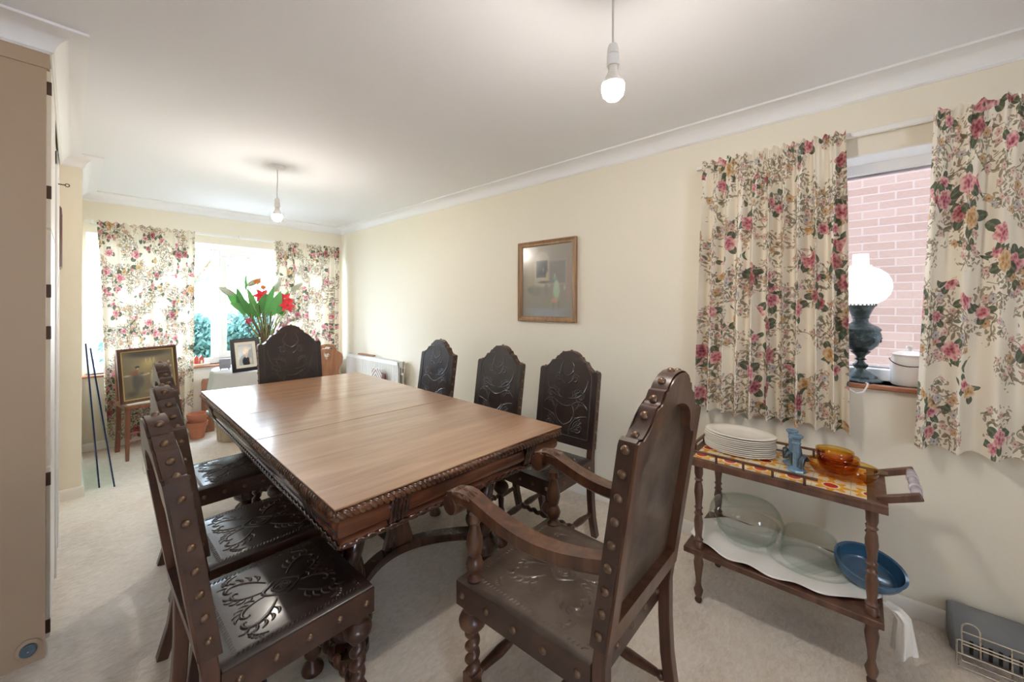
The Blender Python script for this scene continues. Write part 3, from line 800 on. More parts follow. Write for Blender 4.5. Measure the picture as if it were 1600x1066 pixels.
def back_design(mb, hw, z0, zs, zp, fn, h=.0028):
    """u = y, v = z"""
    for s in (1, -1):
        acanthus(mb, s * .030, z0 + .075, (0.35 if s > 0 else pi - .35), .20, s, fn, h * .9, .0055)
        acanthus(mb, s * .040, zs - .16, (.9 if s > 0 else pi - .9), .16, -s, fn, h * .9, .005)
    V0, V1 = z0 + .045, zs - .02; W = hw - .035; zc = z0 + (zs - z0) * .42
    for s in (1, -1):
        ribbon(mb, [(s * W, V0), (s * W, V1)], .003, h, fn)
        ribbon(mb, [(0, V0), (s * W, V0)], .003, h, fn)
        ribbon(mb, arc(s * W, V1, s * .045, zp - .045, -.16 * s), .003, h, fn)
        ribbon(mb, spiral(s * W * .60, V0 + .055, .042, .006, pi / 2 - s * .6, 1.5 * s), .0055, h, fn)
        ribbon(mb, spiral(s * W * .62, zc + .10, .040, .006, -pi / 2 + s * .4, -1.5 * s), .0055, h, fn)
        ribbon(mb, spiral(s * W * .36, zs - .045, .028, .005, 0.5 if s > 0 else 2.6, 1.4 * s), .005, h, fn)
        ribbon(mb, arc(s * .040, V0 + .01, s * W * .92, zc - .005, .22 * s), .006, h, fn)
        ribbon(mb, arc(s * .050, zc + .05, s * W * .92, zc + .035, .26 * s), .0055, h, fn)
        ribbon(mb, arc(s * .020, zc + .085, s * W * .88, V1 - .02, -.24 * s), .006, h, fn)
        ribbon(mb, arc(s * .012, zs - .075, s * .038, zs + .02, -.28 * s), .006, h, fn)
        ribbon(mb, arc(0, zs - .03, s * .030, zp - .060, -.35 * s), .006, h, fn)
        ribbon(mb, arc(0, zc - .075, s * .050, zc + .045, -.30 * s), .006, h, fn)
        for q in range(4):
            ribbon(mb, arc(s * (W * .45 + .012 * q), zc + .02 + .012 * q, s * (W * .78), zc + .055 + .022 * q, .18 * s), .004, h * .8, fn)
    ribbon(mb, arc(-.044, zc + .05, .044, zc + .05, -.16), .005, h, fn)

# ------------------------------------------------------------------ chairs
def back_outline(hw, z0, zs, zp, grow=0.0):
    H = zp - zs
    half = [(hw, z0), (hw, zs - .004), (hw - .003, zs + .004), (hw - .012, zs + .008), (hw - .024, zs + .006), (hw - .034, zs + .004)]
    k = hw / .205
    half += [(.160 * k, zs + .10 * H), (.142 * k, zs + .22 * H), (.128 * k, zs + .36 * H), (.122 * k, zs + .46 * H), (.118 * k, zs + .485 * H), (.104 * k, zs + .50 * H),
             (.094 * k, zs + .56 * H), (.088 * k, zs + .65 * H), (.083 * k, zs + .72 * H), (.072 * k, zs + .735 * H), (.064 * k, zs + .82 * H), (.050 * k, zs + .91 * H), (.034 * k, zs + .965 * H), (.016 * k, zs + .995 * H)]
    full = half + [(0, zp)] + [(-y, z) for y, z in reversed(half)]
    if grow:
        n = len(full); out = []
        for i in range(n):
            a, b = Vector(full[i - 1]), Vector(full[(i + 1) % n]); t = (b - a)
            if t.length < 1e-9: out.append(full[i]); continue
            t.normalize(); nn = Vector((t.y, -t.x))
            out.append((full[i][0] + nn.x * grow, full[i][1] + nn.y * grow))
        full = out
    return full
def back_hole(hw, z0, zs, zp):
    a = hw - .040
    half = [(a, z0 + .055), (a, zs - .075), (a - .006, zs - .062), (a - .022, zs - .060), (a - .040, zs - .050), (a - .052, zs - .030)]
    n = 8
    y1, zz1 = half[-1]
    for i in range(1, n + 1):
        t = i / n * pi / 2
        half.append((y1 * cos(t), zz1 + (zp - .085 - zz1) * sin(t)))
    half.pop()
    return half + [(0, zp - .085)] + [(-y, z) for y, z in reversed(half)]

stud_mesh = {}
def stud(parent, pos, nrm, r):
    if r not in stud_mesh:
        stud_mesh[r] = MB().lathe([(r * 1.05, -.001), (r * 1.05, .0015), (r * .9, .0045), (r * .55, .0075), (r * .1, .0086)], seg=12).mesh('stud', 'stud_brass', 50)
    o = bpy.data.objects.new('stud', stud_mesh[r]); COL.objects.link(o); o.parent = parent
    o.location = pos
    o.rotation_euler = Vector(nrm).to_track_quat('Z', 'Y').to_euler()
TURNED = [(.020, 0), (.036, .004), (.038, .014), (.030, .030), (.018, .048), (.016, .056), (.026, .075), (.031, .098), (.025, .122), (.016, .135), (.024, .139), (.024, .180),
          (.017, .184), (.022, .195), (.017, .205), (.014, .225), (.017, .260), (.014, .285), (.024, .296), (.042, .318), (.044, .332), (.036, .350), (.020, .366), (.026, .374), (.026, .41)]
def chair(name, label, group, W=.41, Wf=None, D0=-.19, D1=.20, zs=.955, zp=1.07, arm=False, twist=True, wood_m='chair_wood', seat_m='leather_black', back_m='leather_black', sr=.009, rake=.145, edge_m='leather_edge'):
    Wf = Wf or W
    hw, hf = W / 2, Wf / 2; zt = .482; z0 = .53
    root = thing(name, label, 'chair', group=group)
    sh = lambda z: -(z - .48) * rake if z > .48 else 0.0
    F = lambda a, b, t: (D0 + t + sh(b), a, b)
    # leather covered seat
    hwz = lambda x: hw + (hf - hw) * (x - D0) / (D1 - D0)
    nu, nv = 10, 10
    sb = MB(); R = []
    for i in range(nu + 1):
        x = D0 + (D1 - D0) * i / nu; y = hwz(x)
        top = []
        for j in range(nv + 1):
            yy = -y + 2 * y * j / nv
            dome = .006 * (1 - (2 * i / nu - 1) ** 4) * (1 - (2 * j / nv - 1) ** 4)
            top.append((x, yy, zt - .004 + dome))
        R.append([(x, -y, .400), (x, -y, zt - .009)] + [(p[0], p[1] * .985, p[2]) for p in top] + [(x, y, zt - .009), (x, y, .400)])
    sb.rings(R)
    xm = (D0 + D1) / 2; a = (D1 - D0) / 2
    seat_design(sb, a, hw, lambda u, v, h: (xm + u, v, zt - .004 + h + .006 * (1 - min(1, abs(u / a)) ** 4) * (1 - min(1, abs(v / hw)) ** 4)))
    seat = sb.obj('seat', seat_m, root, smooth=70)
    bd_ = MB(); k_ = .0015
    lo = [(D0 - k_, -hwz(D0) - k_), (D1 + k_, -hf - k_), (D1 + k_, hf + k_), (D0 - k_, hwz(D0) + k_)]
    bd_.rings([[(x, y, z) for x, y in lo] for z in (.399, .474)], True, False, False)
    bd_.obj('seat_band', edge_m, seat, smooth=0)
    n = 5
    for s in (1, -1):
        for i in range(n):
            x = D0 + .035 + (D1 - D0 - .06) * i / (n - 1)
            stud(seat, (x, s * (hwz(x) + .0015), .438), (0, s, 0), sr)
    for i in range(n): stud(seat, (D1 + .0015, -hf + .03 + (Wf - .06) * i / (n - 1), .438), (1, 0, 0), sr)
    for i in range(n): stud(seat, (D0 - .0015, -hw + .05 + (W - .10) * i / (n - 1), .438), (-1, 0, 0), sr)
    # back: leather wrapped over a wooden frame that shows behind
    ol = back_outline(hw, z0, zs, zp); hole = back_hole(hw, z0, zs, zp)
    bk = plate([back_outline(hw, z0, zs, zp, .0035)], -.012, .008, F)
    ring = plate([back_outline(hw, z0, zs, zp, .0048), back_outline(hw, z0, zs, zp, .0036)], -.034, .0072, F)
    back_design(bk, hw, z0, zs, zp, lambda y, z, h: (D0 + .008 + h + sh(z), y, z))
    backrest = bk.obj('backrest', back_m, root, smooth=70)
    ring.obj('edge_binding', edge_m, backrest, smooth=30)
    frame = plate([ol, hole], -.040, -.0125, F).obj('back_frame', wood_m, root, smooth=30)
    inner = [(y * .995, z0 + .05 + (z - z0 - .05) * .997) for y, z in hole]
    plate([inner], -.0145, -.0125, F).obj('back_lining', 'leather_back', root, smooth=30)
    pts = ol; acc = .035; per = 0.058
    for i in range(len(pts) - 1):
        p, q = Vector(pts[i]), Vector(pts[i + 1]); d = (q - p).length
        while acc < d:
            c = p + (q - p) * (acc / d); t = (q - p).normalized(); nn = Vector((t.y, -t.x))
            stud(backrest, (D0 - .013 + sh(c.y), c.x + nn.x * .0048, c.y + nn.y * .0048), (-rake * nn.y, nn.x, nn.y), sr)
            acc += per
        acc -= d
    # rear legs sweep back below the seat
    hz = .018
    for s in (1, -1):
        path = [(D0 - .020 + sh(.56), s * (hw - .020), .56), (D0 - .020, s * (hw - .020), .48), (D0 - .020, s * (hw - .020), .36), (D0 - .026, s * (hw - .020), .24), (D0 - .042, s * (hw - .020), .12), (D0 - .075, s * (hw - .020), 0.0)]
        MB().sweep(path, [(-hz, -hz), (hz, -hz), (hz, hz), (-hz, hz)], (0, 1, 0)).obj('rear_leg', wood_m, root, bevel=.003)
    fx, fy = D1 - .035, hf - .035
    for s in (1, -1):
        lg = MB()
        if twist:
            lg.lathe([(.020, 0), (.036, .004), (.038, .014), (.032, .026), (.018, .040), (.016, .050), (.028, .066), (.032, .086), (.026, .106), (.018, .116)], (fx, s * fy, 0))
            lg.box(fx - .021, fx + .021, s * fy - .021, s * fy + .021, .115, .180)
            lg.twist((fx, s * fy, .178), (fx, s * fy, .318), .025, 3.4, .55, 1)
            lg.lathe([(.018, .314), (.030, .322), (.042, .336), (.044, .350), (.038, .364), (.024, .376), (.030, .382), (.030, .402)], (fx, s * fy, 0))
        else:
            lg.lathe(TURNED, (fx, s * fy, 0))
        lg.obj('front_leg', wood_m, root)
    rx = D0 - .030
    bal = lambda L: [(.010, 0), (.016, .010), (.011, .022), (.013, .030), (.019, L * .28), (.016, L * .40), (.010, L * .46), (.017, L * .50), (.010, L * .54), (.016, L * .60), (.019, L * .72), (.013, L - .030), (.011, L - .022), (.016, L - .010), (.010, L)]
    L = fx - .02 - rx - .012
    for s in (1, -1):
        MB().lathe(bal(L), (rx + .012, s * (hw - .022), .150), (fx - .02 - rx - .012, s * (fy - hw + .022), -.002), 14).obj('side_stretcher', wood_m, root)
    xm = (rx + fx) / 2
    MB().twist((xm, -hw + .030, .150), (xm, hw - .030, .150), .016, 7, .6, 1, 14, 12).obj('cross_stretcher', wood_m, root)
    if not arm:
        MB().twist((fx, -fy + .02, .160), (fx, fy - .02, .160), .016, 7, .6, 1, 14, 12).obj('front_stretcher', wood_m, root)
    else:
        MB().lathe(bal(2 * fy - .04), (fx, -fy + .02, .160), (0, 1, 0), 14).obj('front_stretcher', wood_m, root)
        for s in (1, -1):
            ya, yb_ = s * (hw - .022), s * (hf - .020)
            n = 22; path = []
            for i in range(n + 1):
                t = i / n
                x = D0 - .02 + sh(.73) * (1 - t) + (D1 + .055 - D0) * t
                z = .735 - .045 * sin(pi * min(1, t * 1.18)) + .012 * (t > .8) * (t - .8) * 5 - (.020 * max(0, t - .90) * 10)
                path.append((x, ya + (yb_ - ya) * t, z))
            def prof(t):
                wd = .022 + .006 * sin(pi * t) + (.010 * max(0, (t - .78) / .22)); hh = .020 + .004 * t
                return [(-wd, -hh), (wd, -hh), (wd, hh * .55), (wd * .6, hh), (-wd * .6, hh), (-wd, hh * .55)]
            am = MB().sweep(path, prof, (0, 1, 0))
            e = Vector(path[-1])
            am.lathe([(.010, -.034), (.030, -.032), (.034, -.024), (.034, .024), (.030, .032), (.010, .034)], (e.x - .008, e.y, e.z - .018), (0, 1, 0), 20)
            arm_o = am.obj('arm', wood_m, root, smooth=45)
            lf = MB()
            for k in range(-2, 3):
                for q in range(3):
                    b0 = Vector((e.x - .005 - q * .028, e.y + k * .009, e.z + .024 - abs(k) * .003 + .001 * q))
                    tip = b0 + Vector((-.040, k * .006, .004))
                    lf.tube([b0, b0 + Vector((-.014, k * .002, .007)), b0 + Vector((-.028, k * .005, .006)), tip], [.004, .0085, .0070, .0015], 7)
            lf.obj('acanthus_carving', wood_m, arm_o)
            sp = MB().lathe([(.024, .478), (.026, .486), (.018, .494), (.014, .500), (.024, .512), (.029, .530), (.022, .549), (.014, .556), (.020, .562), (.027, .590), (.026, .610), (.017, .645), (.014, .658), (.022, .668), (.018, .690)], (D1 - .045, s * (hf - .035), 0), seg=20)
            sp.obj('arm_support', wood_m, root)
    return root

GL, GR = 'side chairs along the left of the table', 'side chairs along the right of the table'
c0 = chair('dining_chair', 'dark leather side chair on the left of the table, nearest the camera', GL)
c0.location = (.43, 1.345, 0)
for (x, y, rz, lab) in ((.495, 1.815, 0, 'dark leather side chair on the left of the table, middle of three'),
                        (.575, 2.545, 0, 'dark leather side chair on the left of the table, farthest of three')):
    c = copy_tree(c0); c.location = (x, y, 0); c.rotation_euler = (0, 0, rz); c['label'] = lab
r0 = chair('dining_chair', 'dark leather side chair on the right of the table, nearest the armchair', GR, twist=False)
r0.location = (1.785, 1.355, 0); r0.rotation_euler = (0, 0, pi)
for (x, y, rz, lab) in ((1.735, 1.895, pi, 'dark leather side chair on the right of the table, middle of three'),
                        (1.735, 2.595, pi, 'dark leather side chair on the right of the table, nearest the radiator')):
    c = copy_tree(r0); c.location = (x, y, 0); c.rotation_euler = (0, 0, rz); c['label'] = lab
a0 = chair('dining_armchair', 'brown wooden armchair with its back to the camera at the near table end', None, W=.46, Wf=.50, D0=-.24, D1=.235, zs=1.04, zp=1.18, arm=True, wood_m='armchair_wood', seat_m='leather_worn', back_m='leather_edge', sr=.0105)
a0.location = (1.075, .735, 0); a0.rotation_euler = (0, 0, pi / 2)
h0 = chair('dining_chair', 'tall dark leather chair facing the camera at the far table end, before the flowers', None, W=.465, D0=-.20, D1=.17, zs=1.035, zp=1.183)
h0.location = (1.205, 3.255, 0); h0.rotation_euler = (0, 0, -pi / 2)

# ------------------------------------------------------------------ the table
TC, TD = (1.083, 2.213), -.036
HW, HL, TZ = .543, 1.106, .770
tb = thing('dining_table', 'long carved wooden extending dining table with rope edge in the middle of the room', 'table', (TC[0], TC[1], 0), TD)
s1, s2 = 1.945 - TC[1], 2.445 - TC[1]
e = .012
for nm, y0, y1 in (('tabletop', -HL + e, s1 - .003), ('table_leaf', s1 + .003, s2 - .002), ('tabletop', s2 + .002, HL - e)):
    lip0, lip1 = (-HL if y0 < -HL + .02 else y0), (HL if y1 > HL - .02 else y1)
    MB().box(-HW, HW, lip0, lip1, TZ - .006, TZ).box(-HW + e, HW - e, y0, y1, .730, TZ - .0062).obj(nm, 'tabletop_wood', tb, bevel=.0015)
# rope moulding along the four edges
rr, zr = .0195, TZ - .0255
for p0, p1 in (((-HW + .010, -HL + .010), (HW - .010, -HL + .010)), ((-HW + .010, HL - .010), (HW - .010, HL - .010)), ((-HW + .010, -HL + .010), (-HW + .010, HL - .010)), ((HW - .010, -HL + .010), (HW - .010, HL - .010))):
    L = (Vector(p1) - Vector(p0)).length
    a_, b_ = Vector((*p0, zr)), Vector((*p1, zr)); d_ = (b_ - a_).normalized(); s_ = Vector((-d_.y, d_.x, 0)); nt = round(L / .058)
    rp = MB(); nn_ = nt * 12
    for k in range(3):
        rp.tube([a_ + d_ * (L * i / nn_) + s_ * (.0098 * cos(2 * pi * (nt * i / nn_ + k / 3))) + Vector((0, 0, .0098 * sin(2 * pi * (nt * i / nn_ + k / 3)))) for i in range(nn_ + 1)], .0092, 8)
    rp.obj('rope_moulding', 'table_rope', tb, smooth=80)
# apron with a bulging frieze and a gadrooned lower edge
ap = [(0, .736), (.030, .736), (.032, .728), (.022, .722)]
for k in range(9):
    a = -pi / 2 + pi * k / 8
    ap.append((.016 + .020 * cos(a), .689 - .030 * sin(a)))
ap += [(.010, .652), (.014, .648), (.020, .642), (.024, .634), (.018, .628), (0, .628)]
AX, AY = HW - .052, HL - .052
for k, (a, b) in enumerate((((-AX, -AY), (AX, -AY)), ((AX, -AY), (AX, AY)), ((AX, AY), (-AX, AY)), ((-AX, AY), (-AX, -AY)))):
    A, B = Vector(a), Vector(b); d = (B - A).normalized(); nn = Vector((d.y, -d.x))
    R = []
    for P, s in ((A, -1), (B, 1)):
        R.append([(P.x + nn.x * o + d.x * o * s, P.y + nn.y * o + d.y * o * s, z) for o, z in ap])
    apo = MB().rings(R).obj('apron', 'table_red', tb, smooth=40)
    q = MB(); L = (B - A).length; p0 = A + nn * .024 - d * .02; p1 = B + nn * .024 + d * .02
    q.twist((p0.x, p0.y, .634), (p1.x, p1.y, .634), .0085, L / .036, .45, 3, 12, 10)
    q.obj('gadroon_edge', 'table_dark', apo, smooth=60)
    for s in (-1, 1):
        c_ = (A + B) / 2 + d * (s * L / 2 * (.66 if L < 1.2 else .80))
        br = MB()
        for j in range(5):
            t = (j - 2) * .014
            prof = [(0.004, .735), (.050, .735), (.052, .715), (.044, .700), (.040, .680), (.034, .655), (.020, .632), (.004, .626)]
            R = []
            for w_ in (-.0062, .0062):
                R.append([(c_.x + d.x * (t + w_) + nn.x * o, c_.y + d.y * (t + w_) + nn.y * o, z) for o, z in prof])
            br.rings(R)
        br.obj('apron_bracket', 'table_dark', apo, bevel=.003)
# runners under the top
MB().box(-.16, -.10, -HL + .2, HL - .2, .64, .70).box(.10, .16, -HL + .2, HL - .2, .64, .70).obj('runner', 'table_dark', tb)
for s in (-1, 1):
    ye = s * .755
    for sx in (-1, 1):
        x = sx * .345
        lg = MB()
        lg.lathe([(.030, 0), (.062, .006), (.074, .030), (.072, .055), (.050, .078), (.036, .086), (.052, .096), (.078, .118), (.086, .145), (.078, .175), (.050, .200), (.042, .206)], (x, ye, 0), seg=28)
        lg.twist((x, ye, .205), (x, ye, .545), .058, 2.1, .50, 2, 26, 26)
        lg.lathe([(.044, .540), (.060, .550), (.064, .568), (.050, .585), (.056, .592), (.056, .632)], (x, ye, 0), seg=28)
        lg.obj('leg', 'table_dark', tb)
    # bowed stretcher between the two legs of this end
    path = [(-.345 + .69 * t, ye - s * .235 * sin(pi * t) ** .8, .185 - .02 * sin(pi * t)) for t in [i / 28 for i in range(29)]]
    MB().sweep(path, [(-.028, -.022), (-.028, .014), (-.020, .022), (.020, .022), (.028, .014), (.028, -.022)], (0, 1, 0)).obj('bowed_stretcher', 'table_dark', tb, smooth=50)
    yc = ye - s * .235
    sl = [(.085, .175), (.070, .22), (.045, .30), (.040, .36), (.060, .43), (.105, .50), (.120, .56), (.120, .66)]
    plate([sl + [(-a, b) for a, b in reversed(sl)]], -.016, .016, lambda a, b, t: (a, yc + t, b)).obj('centre_support', 'table_dark', tb, bevel=.004)
MB().box(-.028, .028, -.53, .53, .178, .225).obj('long_stretcher', 'table_dark', tb, bevel=.006)

# ------------------------------------------------------------------ drinks trolley
TX0, TX1, TY0, TY1 = 1.875, 2.285, -.070, .612
tr = thing('tea_trolley', 'dark wooden two-tier tea trolley with tiled top under the right curtain', 'trolley', (0, 0, 0))
tw = 'trolley_wood'
tp = MB(); z0, z1 = .634, .662
tp.box(TX0, TX1, TY0, TY1, z0, z1 - .006)
tp.box(TX0, TX0 + .028, TY0, TY1, z1 - .006, z1 + .002).box(TX1 - .028, TX1, TY0, TY1, z1 - .006, z1 + .002)
tp.box(TX0 + .028, TX1 - .028, TY0, TY0 + .055, z1 - .006, z1 + .002).box(TX0 + .028, TX1 - .028, TY1 - .028, TY1, z1 - .006, z1 + .002)
tp.obj('tray_top', tw, tr, smooth=0, bevel=.002)
MB().box(TX0 + .029, TX1 - .029, TY0 + .056, TY1 - .029, z1 - .0055, z1 + .0005).obj('tile_inlay', 'flower_tile', tr, smooth=0)
MB().box(TX0, TX1, TY0 + .01, TY1, .230, .255).obj('lower_shelf', tw, tr, bevel=.003)
LEG = [(.011, .028), (.014, .034), (.017, .045), (.020, .060), (.014, .075), (.011, .090), (.013, .120), (.019, .165), (.021, .185), (.017, .205), (.020, .212), (.021, .229)]
UP = [(.021, .256), (.021, .275), (.016, .283), (.020, .292), (.014, .300), (.014, .310), (.018, .345), (.019, .375), (.014, .400), (.019, .408), (.014, .416), (.013, .428), (.018, .436), (.013, .444), (.015, .470), (.019, .505), (.016, .540), (.012, .555), (.018, .563), (.013, .571), (.018, .590), (.018, .634)]
for x in (TX0 + .036, TX1 - .045):
    for y in (TY0 + .042, TY1 - .055):
        lg = MB().lathe(LEG, (x, y, 0), seg=18).lathe(UP, (x, y, 0), seg=18).obj('leg', tw, tr)
        ca = MB().lathe([(.006, -.007), (.0145, -.006), (.0145, .006), (.006, .007)], (x, y, .0145), (1, 0, 0), 16)
        ca.box(x - .010, x - .007, y - .008, y + .008, .010, .032).box(x + .007, x + .010, y - .008, y + .008, .010, .032)
        ca.obj('caster', 'hinge_metal', lg)
gy0 = .165
gr = MB(); zg = z1 + .030
for (xa, ya, xb, yb_) in ((TX0 + .012, TY1 - .012, TX0 + .012, gy0 - .035), (TX1 - .012, TY1 - .012, TX1 - .012, gy0 - .035), (TX0 + .012, TY1 - .012, TX1 - .012, TY1 - .012)):
    d = (Vector((xb, yb_)) - Vector((xa, ya))).normalized() * .010
    gr.box(min(xa, xb) - .006, max(xa, xb) + .006, min(ya, yb_) - .006, max(ya, yb_) + .006, zg, zg + .010)
rail = gr.obj('gallery_rail', tw, tr, smooth=0, bevel=.002)
for x in (TX0 + .012, TX1 - .012):
    for k in range(5):
        y = gy0 + (TY1 - .03 - gy0) * k / 4
        MB().lathe([(.005, z1 + .001), (.0052, zg + .001)], (x, y, 0), seg=10).obj('gallery_post', tw, tr)
for x in (TX0 + .012 + .128, TX0 + .012 + .257):
    MB().lathe([(.005, z1 + .001), (.0052, zg + .001)], (x, TY1 - .012, 0), seg=10).obj('gallery_post', tw, tr)
hd = MB()
for x in (TX0 + .055, TX1 - .060):
    MB().sweep([(x, TY0 + .030, .662), (x, TY0 - .085, .708)], [(-.011, -.013), (.011, -.013), (.011, .013), (-.011, .013)], (1, 0, 0)).obj('handle_arm', tw, tr, bevel=.004)
xa, xb = TX0 + .064, TX1 - .071; L = xb - xa
MB().lathe([(.008, 0), (.014, .010), (.016, .05), (.013, .075), (.018, .080), (.018, .092), (.013, .097), (.016, L / 2), (.013, L - .097), (.018, L - .092), (.018, L - .080), (.013, L - .075), (.016, L - .05), (.014, L - .010), (.008, L)], (xa, TY0 - .074, .704), (1, 0, 0), 18).obj('handle_spindle', 'spindle_marble', tr)
# --- things on the trolley
ZT = z1 + .0008
ordn = ['topmost', 'second', 'third', 'fourth', 'fifth', 'sixth', 'seventh', 'eighth', 'ninth', 'lowest']
pm = MB().lathe([(.0, .003), (.060, .003), (.075, .005), (.092, .011), (.116, .0135), (.118, .0125), (.118, .0110), (.094, .0085), (.078, .0015), (.070, .0), (.0, .0)], seg=48, sx=1.0, sy=1.27, cap=False).mesh('plate', 'porcelain', 40)
for k in range(10):
    o = bpy.data.objects.new('oval_plate', pm); COL.objects.link(o)
    o.location = (2.135 + random.uniform(-.003, .003), .440 + random.uniform(-.003, .003), ZT + .0088 * (9 - k)); o.rotation_euler = (0, 0, random.uniform(-.03, .03))
    lab = {0: 'white oval plate on top of the stack on the trolley', 9: 'white oval plate at the bottom of the stack on the trolley'}.get(k, 'white oval plate, %s from the top of the trolley stack' % ordn[k])
    tag(o, lab, 'plate', 'oval plates stacked on the trolley')
def candlestick(x, y, rz, label):
    t = thing('candlestick', label, 'candlestick', (x, y, ZT), rz, 'pair of blue dolphin candlesticks')
    MB().lathe([(.034, 0), (.036, .004), (.034, .010), (.026, .014), (.018, .018)], seg=8).obj('base', 'candle_glaze', t)
    MB().lathe([(.014, .016), (.015, .035), (.0135, .110), (.017, .118), (.014, .124), (.016, .136), (.0225, .142), (.0235, .150), (.019, .153), (.010, .150), (.009, .138)], seg=8).obj('column', 'candle_glaze', t)
    for s in (0, 1):
        a = s * pi + .6
        pts = [(cos(a + q * .5) * (.030 - .006 * sin(q * 2)), sin(a + q * .5) * (.030 - .006 * sin(q * 2)), .020 + .030 * abs(sin(q * 1.3)) + .012 * q) for q in [i / 10 * 2.6 for i in range(11)]]
        MB().tube(pts, [.007, .010, .012, .0125, .011, .010, .009, .007, .005, .007, .002], 10).obj('dolphin', 'dolphin_glaze', t)
candlestick(2.035, .205, 0, 'blue candlestick with dolphin base, nearer one, beside the plates on the trolley')
candlestick(2.108, .228, .8, 'blue candlestick with dolphin base, half hidden behind its pair on the trolley')
def dish(name, label, cat, loc, prof, mat, sx=1, sy=1, rot=(0, 0, 0), group=None, handles=None, rad=None, seg=48):
    t = MB().lathe(prof, (0, 0, 0), seg=seg, sx=sx, sy=sy, cap=False, rad=rad)
    if handles:
        rh, zh = handles
        for s in (1, -1):
            t.add([(p[0], p[1], p[2]) for p in [(-.032, s * (rh * sy - .004), zh), (.032, s * (rh * sy - .004), zh), (.020, s * (rh * sy + .024), zh + .001), (-.020, s * (rh * sy + .024), zh + .001),
                                                (-.032, s * (rh * sy - .004), zh - .005), (.032, s * (rh * sy - .004), zh - .005), (.020, s * (rh * sy + .024), zh - .004), (-.020, s * (rh * sy + .024), zh - .004)]],
                  [(0, 1, 2, 3), (4, 7, 6, 5), (0, 4, 5, 1), (1, 5, 6, 2), (2, 6, 7, 3), (3, 7, 4, 0)])
    o = t.obj(name, mat, smooth=50)
    o.location = loc; o.rotation_euler = rot
    return tag(o, label, cat, group)
def bowl_prof(rb, rt, h, th=.004, n=9):
    out = [(0.0005, 0), (rb * .9, 0)]
    for i in range(n + 1):
        t = i / n
        out.append((rb + (rt - rb) * (sin(t * pi / 2) ** .8), .002 + h * (t ** 1.3)))
    inn = [(r - th, z + (th if i < 3 else 0)) for i, (r, z) in enumerate(out[2:])]
    return out + [(rt + .003, h + .002), (rt + .002, h + .006), (rt - th, h + .004)] + list(reversed(inn)) + [(.0005, th)]
dish('baking_dish', 'large amber glass oval dish at the bottom of the bowls on the trolley', 'dish', (2.105, .060, ZT), bowl_prof(.070, .092, .042), 'amber_glass', 1, 1.22, handles=(.092, .046), group='amber glassware on the trolley')
for k, (r, z, h) in enumerate(((.073, .006, .042), (.072, .017, .042))):
    dish('glass_bowl', ['wide amber glass bowl inside the oval dish, lower of the nested pair', 'wide amber glass bowl nested in its twin inside the oval dish'][k], 'bowl', (2.115, .075, ZT + z + .004), bowl_prof(.045, r - .004, h + .008 * k), 'amber_glass', group='amber glassware on the trolley')
for k, z in enumerate((.050, .059)):
    dish('glass_bowl', ['small amber glass bowl, the one below the topmost bowl', 'small amber glass bowl on top of the pile on the trolley'][k], 'bowl', (2.118, .085, ZT + z - .018), bowl_prof(.040, .061, .046 + .004 * k), 'amber_glass', group='amber glassware on the trolley')
# --- lower shelf: cloth, glassware, blue dish
ZS = .2555
ct = MB(); nx, ny = 30, 70; vs, fs = [], []
for j in range(ny + 1):
    for i in range(nx + 1):
        u, v = i / nx, j / ny
        y = TY1 + .03 - (TY1 - TY0 + .018) * v
        halfw = .190 * (1 - abs(2 * v - 1) ** 3.2 * .75)
        x = 2.075 + (2 * u - 1) * halfw
        z = ZS + .004 + .006 * (1 + sin(y * 34 + x * 21)) * .5 + .010 * abs(2 * u - 1) ** 6 * (1 + sin(y * 40))*.5
        over = max(0, TY0 + .012 - y)
        if over > 0:
            z -= over * 2.6; y = TY0 + .004 - over * .25 - .004 * sin(x * 70)
        over = max(0, y - TY1 + .002)
        if over > 0: z -= over * .9; y = TY1 + .004 + over * .4
        vs.append((x, y, z))
for j in range(ny):
    for i in range(nx):
        o = j * (nx + 1) + i; fs.append((o, o + 1, o + nx + 2, o + nx + 1))
ct.add(vs, fs)
co = ct.obj('tea_cloth', 'cotton_white', smooth=60)
md = co.modifiers.new('thickness', 'SOLIDIFY'); md.thickness = .003; md.offset = 0
tag(co, 'crumpled white cloth spread along the lower trolley shelf under the glassware', 'cloth')
hang = MB(); R = []
for j in range(20):
    t = j / 19
    c_ = Vector((1.985 + .02 * t, TY0 - .006 - .034 * min(1, t * 4) - .006 * t, .268 - .012 * t - .165 * max(0, t - .08)))
    R.append([(c_.x + (.024 + .010 * t) * cos(a) * (1 + .28 * sin(4 * a + 2 * t)), c_.y + (.014 + .016 * t) * sin(a) * (1 + .30 * sin(5 * a + 1 + t)), c_.z - .010 * t * sin(3 * a) - .012 * t * sin(a)) for a in [2 * pi * i / 48 for i in range(48)]])
hang.rings(R)
ho = hang.obj('hanging_towel', 'cotton_white', smooth=60)
tag(ho, 'white towel end hanging down behind the front leg of the trolley', 'towel')
flute = lambda t, h: 1 + .018 * cos(18 * t)
ZG = ZS + .016
dish('glass_bowl', 'fluted clear glass bowl on the lower trolley shelf, under a glass lid', 'bowl', (2.085, .400, ZG), bowl_prof(.060, .112, .088), 'dish_glass', 1, 1.15, rad=flute, seg=72, group='clear glassware on the lower shelf')
inv = lambda p, H: [(r, H - z) for r, z in p]
dish('domed_casserole', 'large domed clear glass casserole upturned over the fluted bowl', 'dish', (2.085, .405, ZG + .0945), inv(bowl_prof(.085, .128, .085), .091), 'dish_glass', 1, 1.18, (-.10, .04, 0), handles=None, group='clear glassware on the lower shelf')
dish('glass_casserole', 'clear greenish glass casserole upturned beside the blue dish', 'dish', (2.10, .165, ZG), inv(bowl_prof(.085, .100, .112), .118), 'dish_glass', 1, 1.05, group='clear glassware on the lower shelf')
